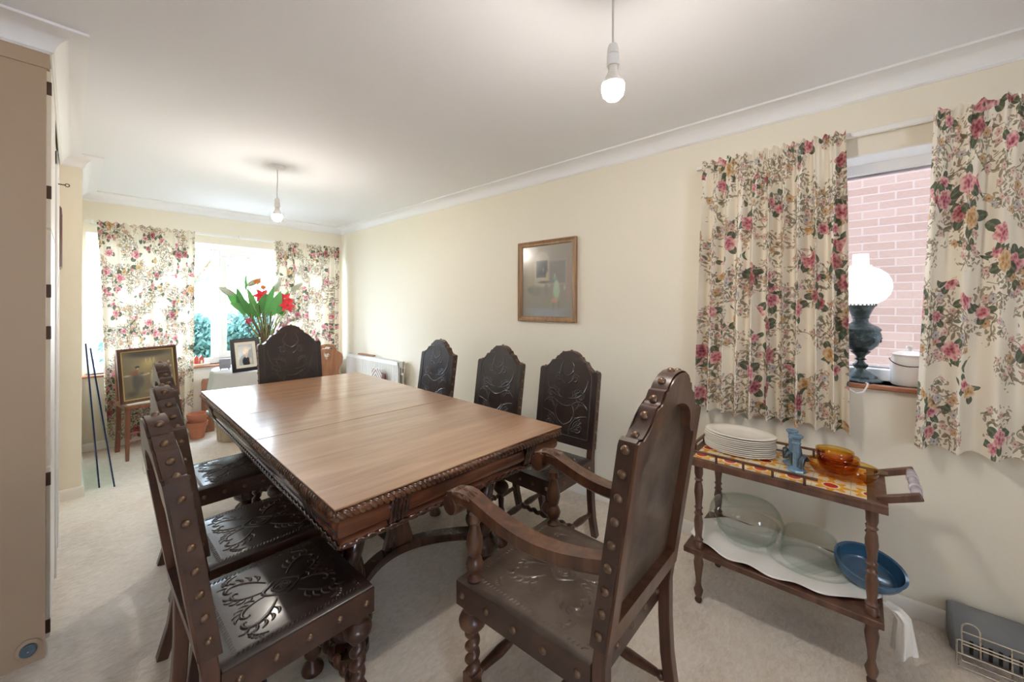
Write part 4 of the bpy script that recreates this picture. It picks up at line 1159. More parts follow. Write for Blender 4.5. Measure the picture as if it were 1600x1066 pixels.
dish('glass_platter', 'clear glass oval platter lying beneath the upturned casserole', 'dish', (2.095, .170, ZG - .0075), [(.0005, 0), (.10, 0), (.128, .008), (.132, .0085), (.132, .006), (.104, -.002), (.0005, -.002)], 'dish_glass', 1, 1.15, group='clear glassware on the lower shelf')
dish('oval_dish', 'blue glazed oval dish tipped on the end of the lower trolley shelf', 'dish', (2.118, -.012, .281), bowl_prof(.070, .090, .060, .006), 'blue_glaze', 1, 1.22, (radians(9), radians(-22), radians(8)), seg=10 * 4)

# ------------------------------------------------------------------ low grey unit and wire rack on the floor
hu = thing('floor_heater', 'low grey plastic unit with dark slots on the floor against the right wall', 'heater', (0, 0, 0))
prof = [(2.432, .003), (2.315, .003), (2.300, .020), (2.300, .070), (2.318, .092), (2.395, .140), (2.415, .146), (2.432, .140)]
MB().rings([[(x, y, z) for x, z in prof] for y in (-.80, -.262)]).obj('body', 'grey_plastic', hu, bevel=.012, seg=3)
for k in range(9):
    y = -.315 - .024 * k
    MB().box(2.2975, 2.302, y - .005, y + .005, .022, .072).obj('slot', 'slot_black', hu)
rk = thing('wire_rack', 'chrome wire rack leaning in front of the low grey unit', 'rack', (0, 0, 0))
def wires(name, X, lines, r=.0028):
    mb = MB()
    for ln in lines: mb.tube([(X(z), y, z) for y, z in ln], r, 8)
    return mb.obj(name, 'chrome', rk)
X1 = lambda z: 2.225 + z * .25
X2 = lambda z: 2.262 + z * .12
wires('front_frame', X1, [[(-.80, .005), (-.272, .005), (-.268, .010), (-.272, .088), (-.278, .092), (-.80, .092)], [(-.80, .048), (-.272, .048)], [(-.43, .005), (-.43, .092)], [(-.60, .005), (-.60, .092)]])
loop = [(-.288, .010), (-.288, .125)] + [(-.311 + .023 * cos(a * pi / 10), .125 + .022 * sin(a * pi / 10)) for a in range(11)] + [(-.334, .125), (-.334, .010)]
wires('back_frame', X2, [loop, [(-.288, .112), (-.80, .112)], [(-.288, .068), (-.80, .068)], [(-.288, .030), (-.80, .030)], [(-.408, .010), (-.408, .112)], [(-.50, .010), (-.50, .112)], [(-.80, .008), (-.288, .008)]])
mb = MB()
for y in (-.275, -.41, -.55, -.72): mb.tube([(X1(.006), y, .0045), (X2(.008), y, .0065)], .0026, 8)
mb.obj('cross_wire', 'chrome', rk)

# ------------------------------------------------------------------ right window sill things
lp = thing('oil_lamp', 'ornate verdigris oil lamp with white glass globe on the right window sill', 'lamp', (2.515, .006, 1.0008))
zz = 0
MB().lathe([(.0005, 0), (.074, 0), (.076, .006), (.070, .012), (.060, .017), (.056, .026), (.046, .034), (.030, .048), (.020, .056), (.018, .062)], seg=36, rad=lambda t, h: 1 + (.05 * cos(12 * t) if h < .04 else 0)).obj('foot', 'verdigris_iron', lp)
MB().lathe([(.018, .060), (.024, .068), (.026, .078), (.016, .088), (.012, .098), (.022, .104), (.014, .112), (.016, .120), (.030, .136), (.036, .142), (.020, .146)], seg=32, rad=lambda t, h: 1 + .10 * cos(8 * t)).obj('stem', 'verdigris_iron', lp)
MB().lathe([(.020, .142), (.040, .150), (.060, .172), (.071, .200), (.073, .222), (.070, .238), (.074, .242), (.074, .250), (.060, .262), (.046, .270), (.030, .282), (.028, .300)], seg=48, rad=lambda t, h: 1 + (.045 * abs(sin(4 * t)) + .02 * sin(18 * h * 20 + 6 * t) if .16 < h < .236 else .03 * cos(12 * t) * (.25 < h < .27))).obj('font', 'verdigris_iron', lp)
sw = MB()
for k in range(8):
    a = k * pi / 4
    sw.tube([(cos(a + q * .38) * (.074 - .014 * q * q), sin(a + q * .38) * (.074 - .014 * q * q), .228 - .020 * (1 - q * q)) for q in [i / 6 - 1 + .0 for i in range(13)]], .0042, 6)
    sw.lathe([(.002, -.004), (.010, -.002), (.008, .004), (.002, .006)], (cos(a) * .070, sin(a) * .070, .196), (cos(a), sin(a), 0), 10)
sw.obj('relief_garland', 'verdigris_iron', lp)
gal = MB().lathe([(.028, .298), (.034, .302), (.032, .308), (.034, .318), (.044, .345), (.055, .360), (.058, .362), (.056, .358)], seg=32, rad=lambda t, h: 1 + (.04 * cos(12 * t) if .31 < h < .35 else 0), cap=False)
for k in range(24):
    a = k * pi / 12
    gal.tube([(cos(a + q) * .057, sin(a + q) * .057, .361 + .013 * cos(q / .1309 * pi / 2)) for q in (-.13, -.07, 0, .07, .13)], .0016, 5)
gal.obj('gallery', 'verdigris_iron', lp)
MB().lathe([(.050, .362), (.056, .368), (.084, .386), (.104, .412), (.113, .445), (.110, .478), (.096, .508), (.072, .530), (.046, .542), (.042, .546), (.041, .552)], seg=40, cap=False).obj('globe', 'opal_glass', lp)
MB().lathe([(.034, .40), (.034, .520), (.031, .560), (.0295, .606), (.0285, .606), (.030, .560), (.033, .520)], seg=28, cap=False).obj('chimney', 'opal_glass', lp)
cb = MB().tube([(2.50, .10, 1.006), (2.47, .11, 1.004), (2.43, .09, 1.005), (2.412, .06, .985), (2.412, .02, .955), (2.415, -.005, .965), (2.42, -.018, .992), (2.428, -.02, 1.004), (2.45, -.012, 1.0045), (2.475, .0, 1.006)], .0035, 8).obj('power_cable', 'white_plastic')
tag(cb, 'thin white cable looping over the sill edge below the oil lamp', 'cable')
pt = thing('lidded_pot', 'white enamel pot with lid and wire handle on the right window sill', 'pot', (2.528, -.160, 1.0008))
MB().lathe([(.0005, 0), (.058, 0), (.062, .006), (.064, .09), (.060, .120), (.057, .128), (.057, .134)], seg=36).obj('body', 'pot_enamel', pt)
MB().lathe([(.061, .1345), (.061, .139), (.050, .146), (.025, .154), (.008, .156), (.007, .164), (.012, .170), (.010, .178), (.002, .180)], seg=36).obj('lid', 'pot_enamel', pt)
MB().tube([(-.02 - .045 * sin(q), .066 * cos(q), .120 - .030 * sin(q)) for q in [i / 16 * pi for i in range(17)]], .0022, 8).obj('handle', 'hinge_metal', pt)

# ------------------------------------------------------------------ pictures
def art(w, h, nx, ny, base, blobs):
    """flat picture surface facing local -Y, colours in the 'paint' attribute"""
    vs, fs, cs = [], [], []
    for j in range(ny + 1):
        for i in range(nx + 1):
            u, v = i / nx, j / ny
            vs.append(((u - .5) * w, 0, (v - .5) * h))
            c = Vector(base(u, v))
            for (bx, by, rx, ry, col, soft, al) in blobs:
                d = sqrt(((u - bx) / rx) ** 2 + ((v - by) / ry) ** 2) if soft > 0 else max(abs(u - bx) / rx, abs(v - by) / ry)
                soft_ = abs(soft)
                k = max(0, min(1, (1 - d) / soft_)) * al
                c = c.lerp(Vector(col), k * k * (3 - 2 * k))
            cs.append((*c, 1))
    for j in range(ny):
        for i in range(nx):
            o = j * (nx + 1) + i; fs.append((o, o + 1, o + nx + 2, o + nx + 1))
    mb = MB().add(vs, fs); mb.cs = cs
    return mb
def art_obj(mb, name, mat, parent, y):
    o = mb.obj(name, mat, parent, smooth=0, loc=(0, y, 0))
    at = o.data.color_attributes.new('paint', 'FLOAT_COLOR', 'POINT')
    gain = 1.6 if mat == 'oil_paint' else 1.0
    for i, c in enumerate(mb.cs): at.data[i].color = (c[0] * gain, c[1] * gain, c[2] * gain, 1)
    return o
def frame_bars(w, h, prof):
    """mitred picture frame; prof: (inset from outer edge, depth y) polygon"""
    R = []
    for sx, sz in ((-1, -1), (1, -1), (1, 1), (-1, 1), (-1, -1)):
        R.append([(sx * (w / 2 - a), y, sz * (h / 2 - a)) for a, y in prof])
    return MB().rings(R, True, False, False)
# oak framed print on the right wall
pc = thing('framed_picture', 'small oak-framed picture of a dim room hanging on the right wall', 'picture', (RX, 1.828, 1.548), -pi / 2)
fw, fh = .555, .632
frame_bars(fw, fh, [(0, -.001), (0, -.026), (.008, -.031), (.020, -.022), (.034, -.020), (.040, -.012), (.040, -.001)]).obj('frame', 'oak_frame', pc, smooth=20)
bl = [(.20, .60, .17, .42, (.36, .31, .22), -.7, .7), (.42, .74, .18, .21, (.42, .39, .31), .25, .8), (.42, .58, .18, .18, (.42, .39, .31), -.2, .8), (.72, .62, .19, .19, (.30, .285, .26), -.1, .8), (.72, .62, .165, .165, (.205, .195, .185), -.15, .9),
      (.41, .67, .125, .125, (.10, .105, .11), -.1, .95), (.41, .67, .10, .10, (.065, .075, .09), -.3, .95), (.44, .66, .025, .055, (.20, .21, .22), .7, .6),
      (.34, .50, .10, .045, (.40, .36, .26), -.4, .8), (.52, .56, .035, .09, (.44, .37, .24), .5, .85), (.53, .645, .022, .022, (.28, .20, .13), .4, .8), (.45, .485, .17, .022, (.10, .10, .10), .5, .85), (.50, .38, .06, .13, (.22, .205, .19), .5, .7),
      (.17, .38, .10, .07, (.16, .15, .14), .6, .8), (.27, .36, .20, .12, (.21, .195, .17), .6, .7), (.30, .24, .26, .09, (.26, .24, .20), .6, .6),
      (.70, .36, .085, .15, (.34, .44, .31), .5, .95), (.70, .44, .06, .09, (.36, .46, .33), .5, .9), (.67, .535, .045, .040, (.20, .36, .26), .5, .9), (.665, .575, .014, .026, (.52, .50, .42), .5, .8), (.66, .225, .09, .045, (.46, .27, .20), .5, .85), (.64, .13, .018, .10, (.17, .16, .16), -.4, .6), (.74, .14, .018, .10, (.17, .16, .16), -.4, .6),
      (.93, .55, .035, .42, (.34, .22, .19), -.6, .8), (.86, .40, .03, .05, (.42, .40, .36), .6, .7), (.5, .05, .6, .10, (.27, .285, .31), -.7, .8)]
art_obj(art(fw - .079, fh - .079, 60, 70, lambda u, v: (.24 + .05 * v, .225 + .045 * v, .19 + .04 * v), bl), 'picture', 'print_under_glass', pc, -.008)
# small frame on the left wall, seen edge on
sf = thing('framed_picture', 'small dark frame hanging on the left wall, seen edge-on', 'picture', (LX + .001, 3.66, 1.757), pi / 2)
frame_bars(.26, .36, [(0, -.001), (0, -.020), (.010, -.026), (.022, -.018), (.022, -.001)]).obj('frame', 'mahogany_frame', sf, smooth=20)
art_obj(art(.218, .318, 12, 16, lambda u, v: (.50, .47, .40), [(.5, .5, .3, .35, (.25, .22, .18), .6, .8)]), 'picture', 'print_under_glass', sf, -.006)
# dark oil painting standing on the cane chair
op = thing('oil_painting', 'dark old oil painting in a mahogany and gilt frame on the cane chair', 'painting', (.462, 4.80, .735), 0)
op.rotation_euler = (radians(-7), radians(-2.2), radians(7))
fw, fh = .405, .475
frame_bars(fw, fh, [(0, .020), (0, -.012), (.006, -.016), (.022, -.014), (.024, -.010), (.024, .020)]).obj('frame', 'mahogany_frame', op, smooth=20)
frame_bars(fw - .047, fh - .047, [(0, .016), (0, -.010), (.004, -.012), (.009, -.008), (.009, .016)]).obj('gilt_slip', 'gilt', op, smooth=20)
bl = [(.46, .66, .40, .30, (.25, .19, .085), .95, .8), (.52, .74, .22, .16, (.33, .25, .11), .95, .8), (.46, .80, .012, .07, (.45, .38, .22), -.6, .6), (.54, .80, .012, .08, (.45, .38, .22), -.6, .6), (.62, .80, .012, .07, (.45, .38, .22), -.6, .6),
      (.24, .34, .11, .30, (.055, .050, .042), .6, .95), (.33, .36, .09, .20, (.06, .055, .045), .7, .9), (.18, .55, .10, .065, (.20, .062, .036), .8, .85), (.25, .55, .06, .09, (.17, .055, .035), .8, .85), (.28, .665, .055, .035, (.02, .018, .015), .4, .95), (.285, .635, .028, .022, (.42, .27, .17), .5, .8),
      (.07, .50, .10, .022, (.40, .35, .27), .6, .75), (.41, .49, .10, .020, (.42, .32, .21), .6, .8), (.49, .505, .05, .018, (.46, .35, .24), .6, .8), (.36, .52, .07, .045, (.10, .09, .07), .6, .85),
      (.56, .36, .065, .17, (.24, .20, .14), .6, .85), (.575, .47, .045, .075, (.34, .30, .22), .6, .8), (.575, .56, .032, .034, (.46, .31, .19), .5, .9), (.575, .585, .036, .022, (.18, .10, .05), .5, .8), (.61, .22, .02, .07, (.40, .30, .20), .6, .7),
      (.70, .42, .065, .20, (.075, .065, .055), .6, .9), (.71, .52, .03, .07, (.42, .38, .32), .6, .7), (.71, .62, .034, .038, (.44, .29, .18), .5, .9), (.71, .65, .040, .022, (.06, .035, .02), .5, .85),
      (.80, .34, .07, .14, (.32, .27, .20), .6, .85), (.835, .44, .05, .06, (.36, .32, .25), .6, .85), (.835, .525, .032, .034, (.44, .30, .19), .5, .9), (.77, .30, .05, .10, (.12, .10, .08), .6, .8),
      (.92, .55, .05, .22, (.10, .058, .038), .6, .85), (.915, .72, .028, .032, (.43, .29, .18), .5, .9), (.955, .62, .028, .032, (.40, .27, .17), .5, .8),
      (.66, .13, .40, .07, (.26, .185, .085), .8, .8), (.80, .18, .16, .05, (.30, .22, .10), .8, .7), (.5, .95, .65, .12, (.040, .033, .025), .6, .9), (.15, .10, .2, .12, (.035, .028, .02), .8, .7)]
art_obj(art(fw - .065, fh - .065, 70, 80, lambda u, v: (.125 + .02 * v, .098 + .015 * v, .060 + .01 * v), bl), 'canvas', 'oil_paint', op, .002)

# ------------------------------------------------------------------ cane chair under the painting
cs = thing('cane_chair', 'low red-brown wooden chair with pale cane seat in front of the left back curtain', 'chair', (.470, 4.915, 0), radians(8))
MB().box(-.195, .195, -.175, .165, .445, .475).obj('seat_frame', 'stool_wood', cs, bevel=.006)
MB().box(-.165, .165, -.145, .135, .4755, .479).obj('cane_panel', 'cane', cs)
for sx in (-1, 1):
    MB().sweep([(sx * .175, -.155, 0), (sx * .175, -.155, .25), (sx * .175, -.155, .444)], lambda t: [(-.011 - .008 * t, -.011 - .008 * t), (.011 + .008 * t, -.011 - .008 * t), (.011 + .008 * t, .011 + .008 * t), (-.011 - .008 * t, .011 + .008 * t)], (1, 0, 0)).obj('leg', 'stool_wood', cs, bevel=.003)
    MB().sweep([(sx * .165, .215, 0), (sx * .165, .182, .25), (sx * .165, .184, .48), (sx * .165, .235, .88)], [(-.016, -.016), (.016, -.016), (.016, .016), (-.016, .016)], (1, 0, 0)).obj('rear_leg', 'stool_wood', cs, bevel=.003)
    MB().tube([(sx * .172, -.15, .20), (sx * .165, .185, .20)], .009, 8).obj('stretcher', 'stool_wood', cs)
MB().tube([(-.17, -.155, .235), (.17, -.155, .235)], .009, 8).tube([(-.17, -.155, .155), (.17, -.155, .155)], .009, 8).obj('stretcher', 'stool_wood', cs)
MB().box(-.165, .165, .222, .240, .78, .87).obj('back_rail', 'stool_wood', cs, bevel=.004)

# ------------------------------------------------------------------ sheets of glass against the pier
def sheet(label, y0, y1, x0, x1, h, th=.009):
    mb = MB(); d = Vector((x1 - x0, 0, h)).normalized(); nn = Vector((d.z, 0, -d.x))
    a = Vector((x0, 0, 0)); b = a + d * sqrt((x1 - x0) ** 2 + h * h)
    t = thing('glass_sheet', label, 'glass sheet', (0, 0, 0.002), group='glass sheets leaning by the pier')
    q = [a, b, b + nn * th, a + nn * th]
    MB().rings([[(p.x, y, p.z) for p in q] for y in (y0 + .001, y1)]).obj('pane', 'sheet_glass', t, smooth=0)
    MB().rings([[(p.x, y, p.z) for p in q] for y in (y0 - .002, y0 + .0008)]).obj('cut_edge', 'glass_edge', t, smooth=0)
sheet('greenish sheet of glass leaning on the pier, taller left one', 4.20, 4.86, .130, .060, 1.07)
sheet('greenish sheet of glass leaning on the pier, right one with its foot further out', 4.14, 4.80, .206, .082, 1.04)

# ------------------------------------------------------------------ round table with cloth by the back window
RT = (1.265, 4.63)
rt = thing('side_table', 'small round table on a fluted beige pedestal under the white cloth', 'table', (RT[0], RT[1], 0))
MB().lathe([(.0005, .700), (.372, .700), (.375, .712), (.372, .724), (.0005, .724)], seg=48).obj('tabletop', 'pine', rt)
pd_ = MB(); R = []
for j in range(25):
    t = j / 24
    R.append([((.165 + .025 * t) * (1 + .045 * sin(14 * a + 5 * t)) * cos(a), (.165 + .025 * t) * (1 + .045 * sin(14 * a + 5 * t)) * sin(a), .699 * t) for a in [2 * pi * i / 84 for i in range(84)]])
pd_.rings(R).obj('pedestal', 'wicker', rt, smooth=60).location = (-.14, .12, 0)
cl = MB(); R = []; n = 120
for r in (.0005, .15, .28, .36, .378):
    R.append([(r * cos(2 * pi * i / n), r * sin(2 * pi * i / n), .7265 if r < .37 else .7235) for i in range(n)])
for j in range(1, 15):
    t = j / 14; ring = []
    for i in range(n):
        a = 2 * pi * i / n
        drop = .215 + .10 * abs(cos(2 * a + .9)) ** 3
        r = .384 + t * (.018 + .022 * sin(11 * a + 1.2) + .012 * sin(17 * a)) + .006 * sin(11 * a) * t
        ring.append((r * cos(a), r * sin(a), .7235 - drop * t + .008 * sin(40 * a) * (j == 14)))
    R.append(ring)
cl.rings(R, True, True, False)
clo = cl.obj('tablecloth', 'table_linen', smooth=60); clo.location = (RT[0], RT[1], 0)
tag(clo, 'white lace-edged cloth draped over the round table by the back window', 'tablecloth')
ZC = .7275
pf = thing('photo_frame', 'black framed photograph of a fair-haired child on the round table', 'photo frame', (1.092, 4.345, ZC + .158), radians(-10))
pf.rotation_euler = (radians(-12), radians(-3.2), radians(-6))
fw, fh = .232, .312
frame_bars(fw, fh, [(0, .010), (0, -.006), (.006, -.010), (.030, -.008), (.034, -.003), (.034, .010)]).obj('frame', 'black_lacquer', pf, smooth=20)
mt = frame_bars(fw - .067, fh - .067, [(0, .004), (0, -.001), (.026, -.001), (.026, .004)]).obj('mount', 'mat_card', pf, smooth=0)
bl = [(.5, .5, .9, .9, (.40, .46, .50), .9, .5), (.52, .66, .22, .21, (.80, .66, .52), .25, 1), (.52, .78, .24, .13, (.66, .54, .36), .3, .95), (.53, .64, .17, .17, (.82, .65, .52), .3, 1), (.46, .67, .025, .018, (.15, .12, .12), .4, .9), (.60, .67, .025, .018, (.15, .12, .12), .4, .9),
      (.53, .57, .05, .014, (.55, .25, .22), .5, .9), (.53, .605, .02, .02, (.70, .50, .40), .6, .7), (.53, .44, .10, .08, (.78, .62, .50), .4, 1), (.50, .17, .30, .26, (.018, .020, .028), .2, 1), (.80, .20, .11, .17, (.78, .63, .52), .3, .95), (.53, .40, .09, .07, (.78, .62, .50), .3, .9)]
art_obj(art(fw - .118, fh - .118, 40, 56, lambda u, v: (.50, .55, .57), bl), 'photograph', 'print_under_glass', pf, .001)
MB().sweep([(0, .011, .06), (0, .085, -.150)], [(-.02, -.002), (.02, -.002), (.02, .002), (-.02, .002)], (1, 0, 0)).obj('strut', 'black_lacquer', pf)
mc = thing('small_clock', 'small dark square clock on little feet just left of the photo frame', 'clock', (.985, 4.60, ZC), radians(-20))
MB().box(-.045, .045, -.012, .012, .014, .105).obj('case', 'purple_grey', mc, bevel=.004)
for s in (-1, 1): MB().tube([(s * .03, -.012, .016), (s * .035, -.022, .003)], .004, 6).obj('foot', 'black_lacquer', mc)
# vase and its artificial flowers, each stem a thing
VX, VY = 1.36, 4.66
vz = ZC
va = MB().lathe([(.0005, 0), (.045, 0), (.050, .006), (.048, .06), (.056, .16), (.070, .26), (.074, .285), (.071, .285), (.053, .16), (.045, .06), (.046, .010), (.0005, .008)], seg=36, cap=False).obj('glass_vase', 'vase_glass')
va.location = (VX, VY, vz); tag(va, 'clear glass vase full of stems on the round table', 'vase')
def stem_thing(name, label, cat, tip, base=(0, 0), mat='stem_green', r=.0055, group=None):
    b = Vector((VX + base[0], VY + base[1], vz + .02)); e = Vector(tip)
    t = thing(name, label, cat, tuple(b), group=group)
    d = e - b
    mid = d * .5 + Vector((-d.x * .16, -d.y * .16, d.z * .06))
    MB().tube([(0, 0, 0), mid * .55, mid, d * .8 + Vector((-d.x * .05, 0, 0)), d], [r, r, r * .9, r * .8, r * .7], 7).obj('stem', mat, t)
    return t, d
def leaf_blade(mb, o, d, L, W, nrm, curl=.25):
    d = Vector(d).normalized(); n_ = Vector(nrm); n_ = (n_ - d * n_.dot(d)).normalized(); s = d.cross(n_)
    N = 10; R = []
    for i in range(N + 1):
        t = i / N; w = W * (sin(pi * min(1, t ** .75)) ** .8) if 0 < t < 1 else .001
        c = Vector(o) + d * (L * t) - n_ * (curl * L * t * t)
        R.append([c + s * (w * k) + n_ * (abs(k) * w * .22) for k in (-1, -.5, 0, .5, 1)])
    up = [[p + n_ * .0012 for p in r] for r in R]
    mb.rings(R, closed=False); mb.rings(up, closed=False)
def P(u, v, y):   # a point seen at photograph position (u, v) at depth y in the room
    al = math.atan((u - 800) / 613.0); ph = radians(48.25) + al
    d = y / cos(ph) * cos(al)
    return (y * math.tan(ph), y, CAM_H - (v - 477.3) / 613.0 * d)
FG = 'artificial flowers in the glass vase'
for k, (u, v, du, dv, lab) in enumerate(((366, 462, -14, 6, 'white lily trumpet at the far left of the bouquet'), (386, 448, 10, 6, 'white lily opening upward at the top left of the bouquet'),
                                        (428, 458, 3, 8, 'white lily in the middle of the bouquet beside the red bloom'), (454, 456, 10, 7, 'white lily at the right top of the bouquet'))):
    tip = Vector(P(u, v, VY + (.05 if k % 2 else -.06)))
    t, d = stem_thing('lily', lab, 'flower', tip, (random.uniform(-.025, .025), random.uniform(-.02, .02)), group=FG)
    ax = Vector((du * .005, -.02, dv * .006)).normalized()
    fl = MB()
    u_ = ax.orthogonal().normalized(); w_ = ax.cross(u_)
    for q in range(6):
        a = q * pi / 3
        o_ = u_ * cos(a) + w_ * sin(a)
        leaf_blade(fl, d, (ax * 1.0 + o_ * .42), .140, .028, -o_ + ax * .3, -.35)
    fl.obj('bloom', 'petal_white', t, smooth=60)
    MB().tube([d, d + ax * .055], .003, 6).obj('stamen', 'gilt', t)
for k, (u, v, lab) in enumerate(((409, 463, 'bright red flower at the middle top of the bouquet'), (444, 468, 'bright red flower at the right of the bouquet'), (449, 478, 'bright red drooping flower at the lower right of the bouquet'))):
    t, d = stem_thing('red_flower', lab, 'flower', P(u, v, VY - .08 - .02 * k), (random.uniform(-.02, .02), -.01), group=FG)
    fl = MB()
    for q in range(6):
        a = q * pi / 3 + k
        leaf_blade(fl, d + Vector((0, .004 * q, 0)), (cos(a) * 1.0, -.35, sin(a) * .8), .078, .024, (0, -1, .3), .3)
    fl.obj('bloom', 'petal_red', t, smooth=60)
    MB().lathe([(.0005, 0), (.008, .006), (.006, .022), (.001, .028)], d, (0, -1, .1), 10).obj('flower_centre', 'petal_white' if k == 1 else 'petal_red', t)
for k, (u, v, mt, lab) in enumerate(((402, 441, 'petal_orange', 'spiky orange flower head standing highest in the bouquet'), (411, 450, 'petal_orange', 'smaller orange flower head just above the red bloom'), (427, 471, 'seed_head', 'round brown seed head at the front of the bouquet'))):
    t, d = stem_thing('flower_head', lab, 'flower', P(u, v, VY - .05), (.005 * k, 0), group=FG)
    fl = MB().lathe([(.0005, -.004), (.020, 0), (.022, .006), (.012, .016), (.001, .020)], d, (0, -1, .25), 16)
    if k < 2:
        for q in range(18):
            a = q * pi / 9
            leaf_blade(fl, d, (cos(a), -.25, sin(a) * .75), .042 - .010 * k, .005, (0, -1, .2), .1)
    fl.obj('bloom', mt, t, smooth=60)
for k, (u0, v0, u1, v1, w_, lab) in enumerate(((372, 478, 359, 458, .050, 'broad green leaf on the left side of the bouquet'), (385, 486, 368, 478, .045, 'broad green leaf hanging low at the left of the bouquet'),
                                             (398, 486, 392, 462, .038, 'upright green leaf in the centre left of the bouquet'), (402, 490, 412, 468, .040, 'pale glossy leaf in the centre of the bouquet'),
                                             (425, 488, 436, 466, .058, 'largest green leaf at the front right of the bouquet'), (437, 484, 448, 462, .036, 'green leaf at the right behind the red blooms'),
                                             (384, 450, 385, 432, .012, 'single thin blade rising highest at the left of the bouquet'), (380, 486, 374, 462, .04, 'green leaf behind the lily stems on the left'),
        (392, 492, 380, 470, .040, 'green leaf crossing in front of the stems, left of centre'), (415, 486, 424, 460, .040, 'dark green leaf behind the red bloom in the middle'), (441, 490, 433, 478, .042, 'green leaf tucked under the red blooms on the right'))):
    a = Vector(P(u0, v0, VY - .03 - .015 * k % .1)); b = Vector(P(u1, v1, VY - .06 - .02 * k % .1))
    t, d = stem_thing('leaf_stem', lab, 'foliage', a, (random.uniform(-.03, .03), random.uniform(-.02, .02)), group=FG)
    fl = MB(); dd = b - a
    leaf_blade(fl, d - dd * .35, dd, dd.length * 1.75, w_, (.15 * (-1) ** k, -1, .25), .12)
    fl.obj('leaf', 'leaf_green', t, smooth=60)
for k, (u, v) in enumerate(((383, 500), (390, 490), (398, 484), (405, 478), (412, 480), (418, 484), (424, 488), (430, 492), (386, 512), (394, 494), (401, 488), (409, 486), (416, 490), (422, 496), (427, 500), (432, 505))):
    t, d = stem_thing('twig', 'brown twig among the stems in the glass vase', 'twig', P(u, v, VY - .07 + .04 * ((k % 3) - 1)), (random.uniform(-.03, .03), random.uniform(-.03, .03)), 'twig', .0058, 'brown twigs in the glass vase')
t, d = stem_thing('pink_flower', 'small dark pink flower low at the left of the vase mouth', 'flower', P(388, 503, VY - .06), (-.02, -.01), group=FG)
fl = MB()
for q in range(5): leaf_blade(fl, d, (cos(q * 1.257), -.3, sin(q * 1.257)), .036, .014, (0, -1, .2), .2)
fl.obj('bloom', 'petal_pink', t, smooth=60)

# ------------------------------------------------------------------ odds and ends by the back wall
ws = thing('ornament_base', 'flat pale wooden block on the back window sill under the red houses', 'block', (.925, BY + .005, BW[2]))
MB().box(-.065, .075, -.030, .030, 0.0003, .020).obj('block', 'cane', ws, bevel=.003)
for k, (x, lab) in enumerate(((.885, 'little red wooden house on the back sill, left of two'), (.930, 'little red wooden house with a white doorway on the back sill, right of two'))):
    h = thing('toy_house', lab, 'ornament', (x, BY + .006, BW[2] + .0205), group='little red houses on the back window sill')
    plate([[(-.020, 0), (.020, 0), (.020, .062), (0, .090), (-.020, .062)]], -.015, .015, lambda a, b, t_: (a, t_, b)).obj('house', 'red_paint', h)
    MB().box(-.008, .008, -.0165, -.0152, 0, .038).obj('doorway', 'petal_white' if k else 'red_paint', h)
pk = plate([[(-.055, 0), (.055, 0), (.055, .52), (.045, .56), (-.045, .56), (-.055, .52)]], -.014, .014, lambda a, b, t_: (a, t_ + b * .10, b)).obj('pine_board', 'pine', bevel=.005)
pk.location = (.965, 5.20, .001); pk.rotation_euler = (0, 0, radians(-8)); tag(pk, 'tall pine board leaning under the back window beside the terracotta pots', 'board')
pot_m = MB().lathe([(.0005, 0), (.055, 0), (.075, .12), (.084, .12), (.087, .165), (.079, .165), (.068, .115), (.050, .008), (.0005, .008)], seg=32, cap=False).mesh('flowerpot', 'terracotta', 40)
for z, lab in ((.001, 'terracotta flowerpot on the floor, lower of the nested pair'), (.085, 'terracotta flowerpot nested in the lower pot under the back window')):
    o = bpy.data.objects.new('flowerpot', pot_m); COL.objects.link(o); o.location = (.850, 5.05, z); tag(o, lab, 'flowerpot', 'nested terracotta pots')
# carved pine chair behind the head of the table
pcx = thing('pine_chair', 'carved orange pine chair with heart cut-out behind the far armchair', 'chair', (1.93, 4.68, 0), radians(-38))
half = [(.150, .44), (.168, .50), (.150, .53), (.140, .56), (.152, .60), (.176, .66), (.182, .72), (.168, .765), (.135, .790), (.118, .800), (.104, .835), (.075, .868), (.030, .880)]
out = half + [(-a, b) for a, b in reversed(half)]
cres = [(.070, .815), (.045, .842), (0, .852), (-.045, .842), (-.070, .815), (-.035, .822), (0, .824), (.035, .822)]
hrt = [(0, .685), (.018, .725), (.040, .758), (.034, .778), (.018, .776), (0, .764), (-.018, .776), (-.034, .778), (-.040, .758), (-.018, .725)]
plate([out, cres, hrt], -.012, .012, lambda a, b, t_: (a, t_ + (b - .44) * .12 + .16, b)).obj('backrest', 'pine', pcx, bevel=.003)
MB().box(-.20, .20, -.19, .19, .42, .445).obj('seat', 'pine', pcx, bevel=.008)
for sx in (-1, 1):
    for sy in (-1, 1):
        MB().lathe([(.013, 0), (.016, .05), (.022, .20), (.016, .30), (.020, .42)], (sx * .19, sy * .18, 0), (-sx * .05, -sy * .05, .42), 14).obj('leg', 'pine', pcx)
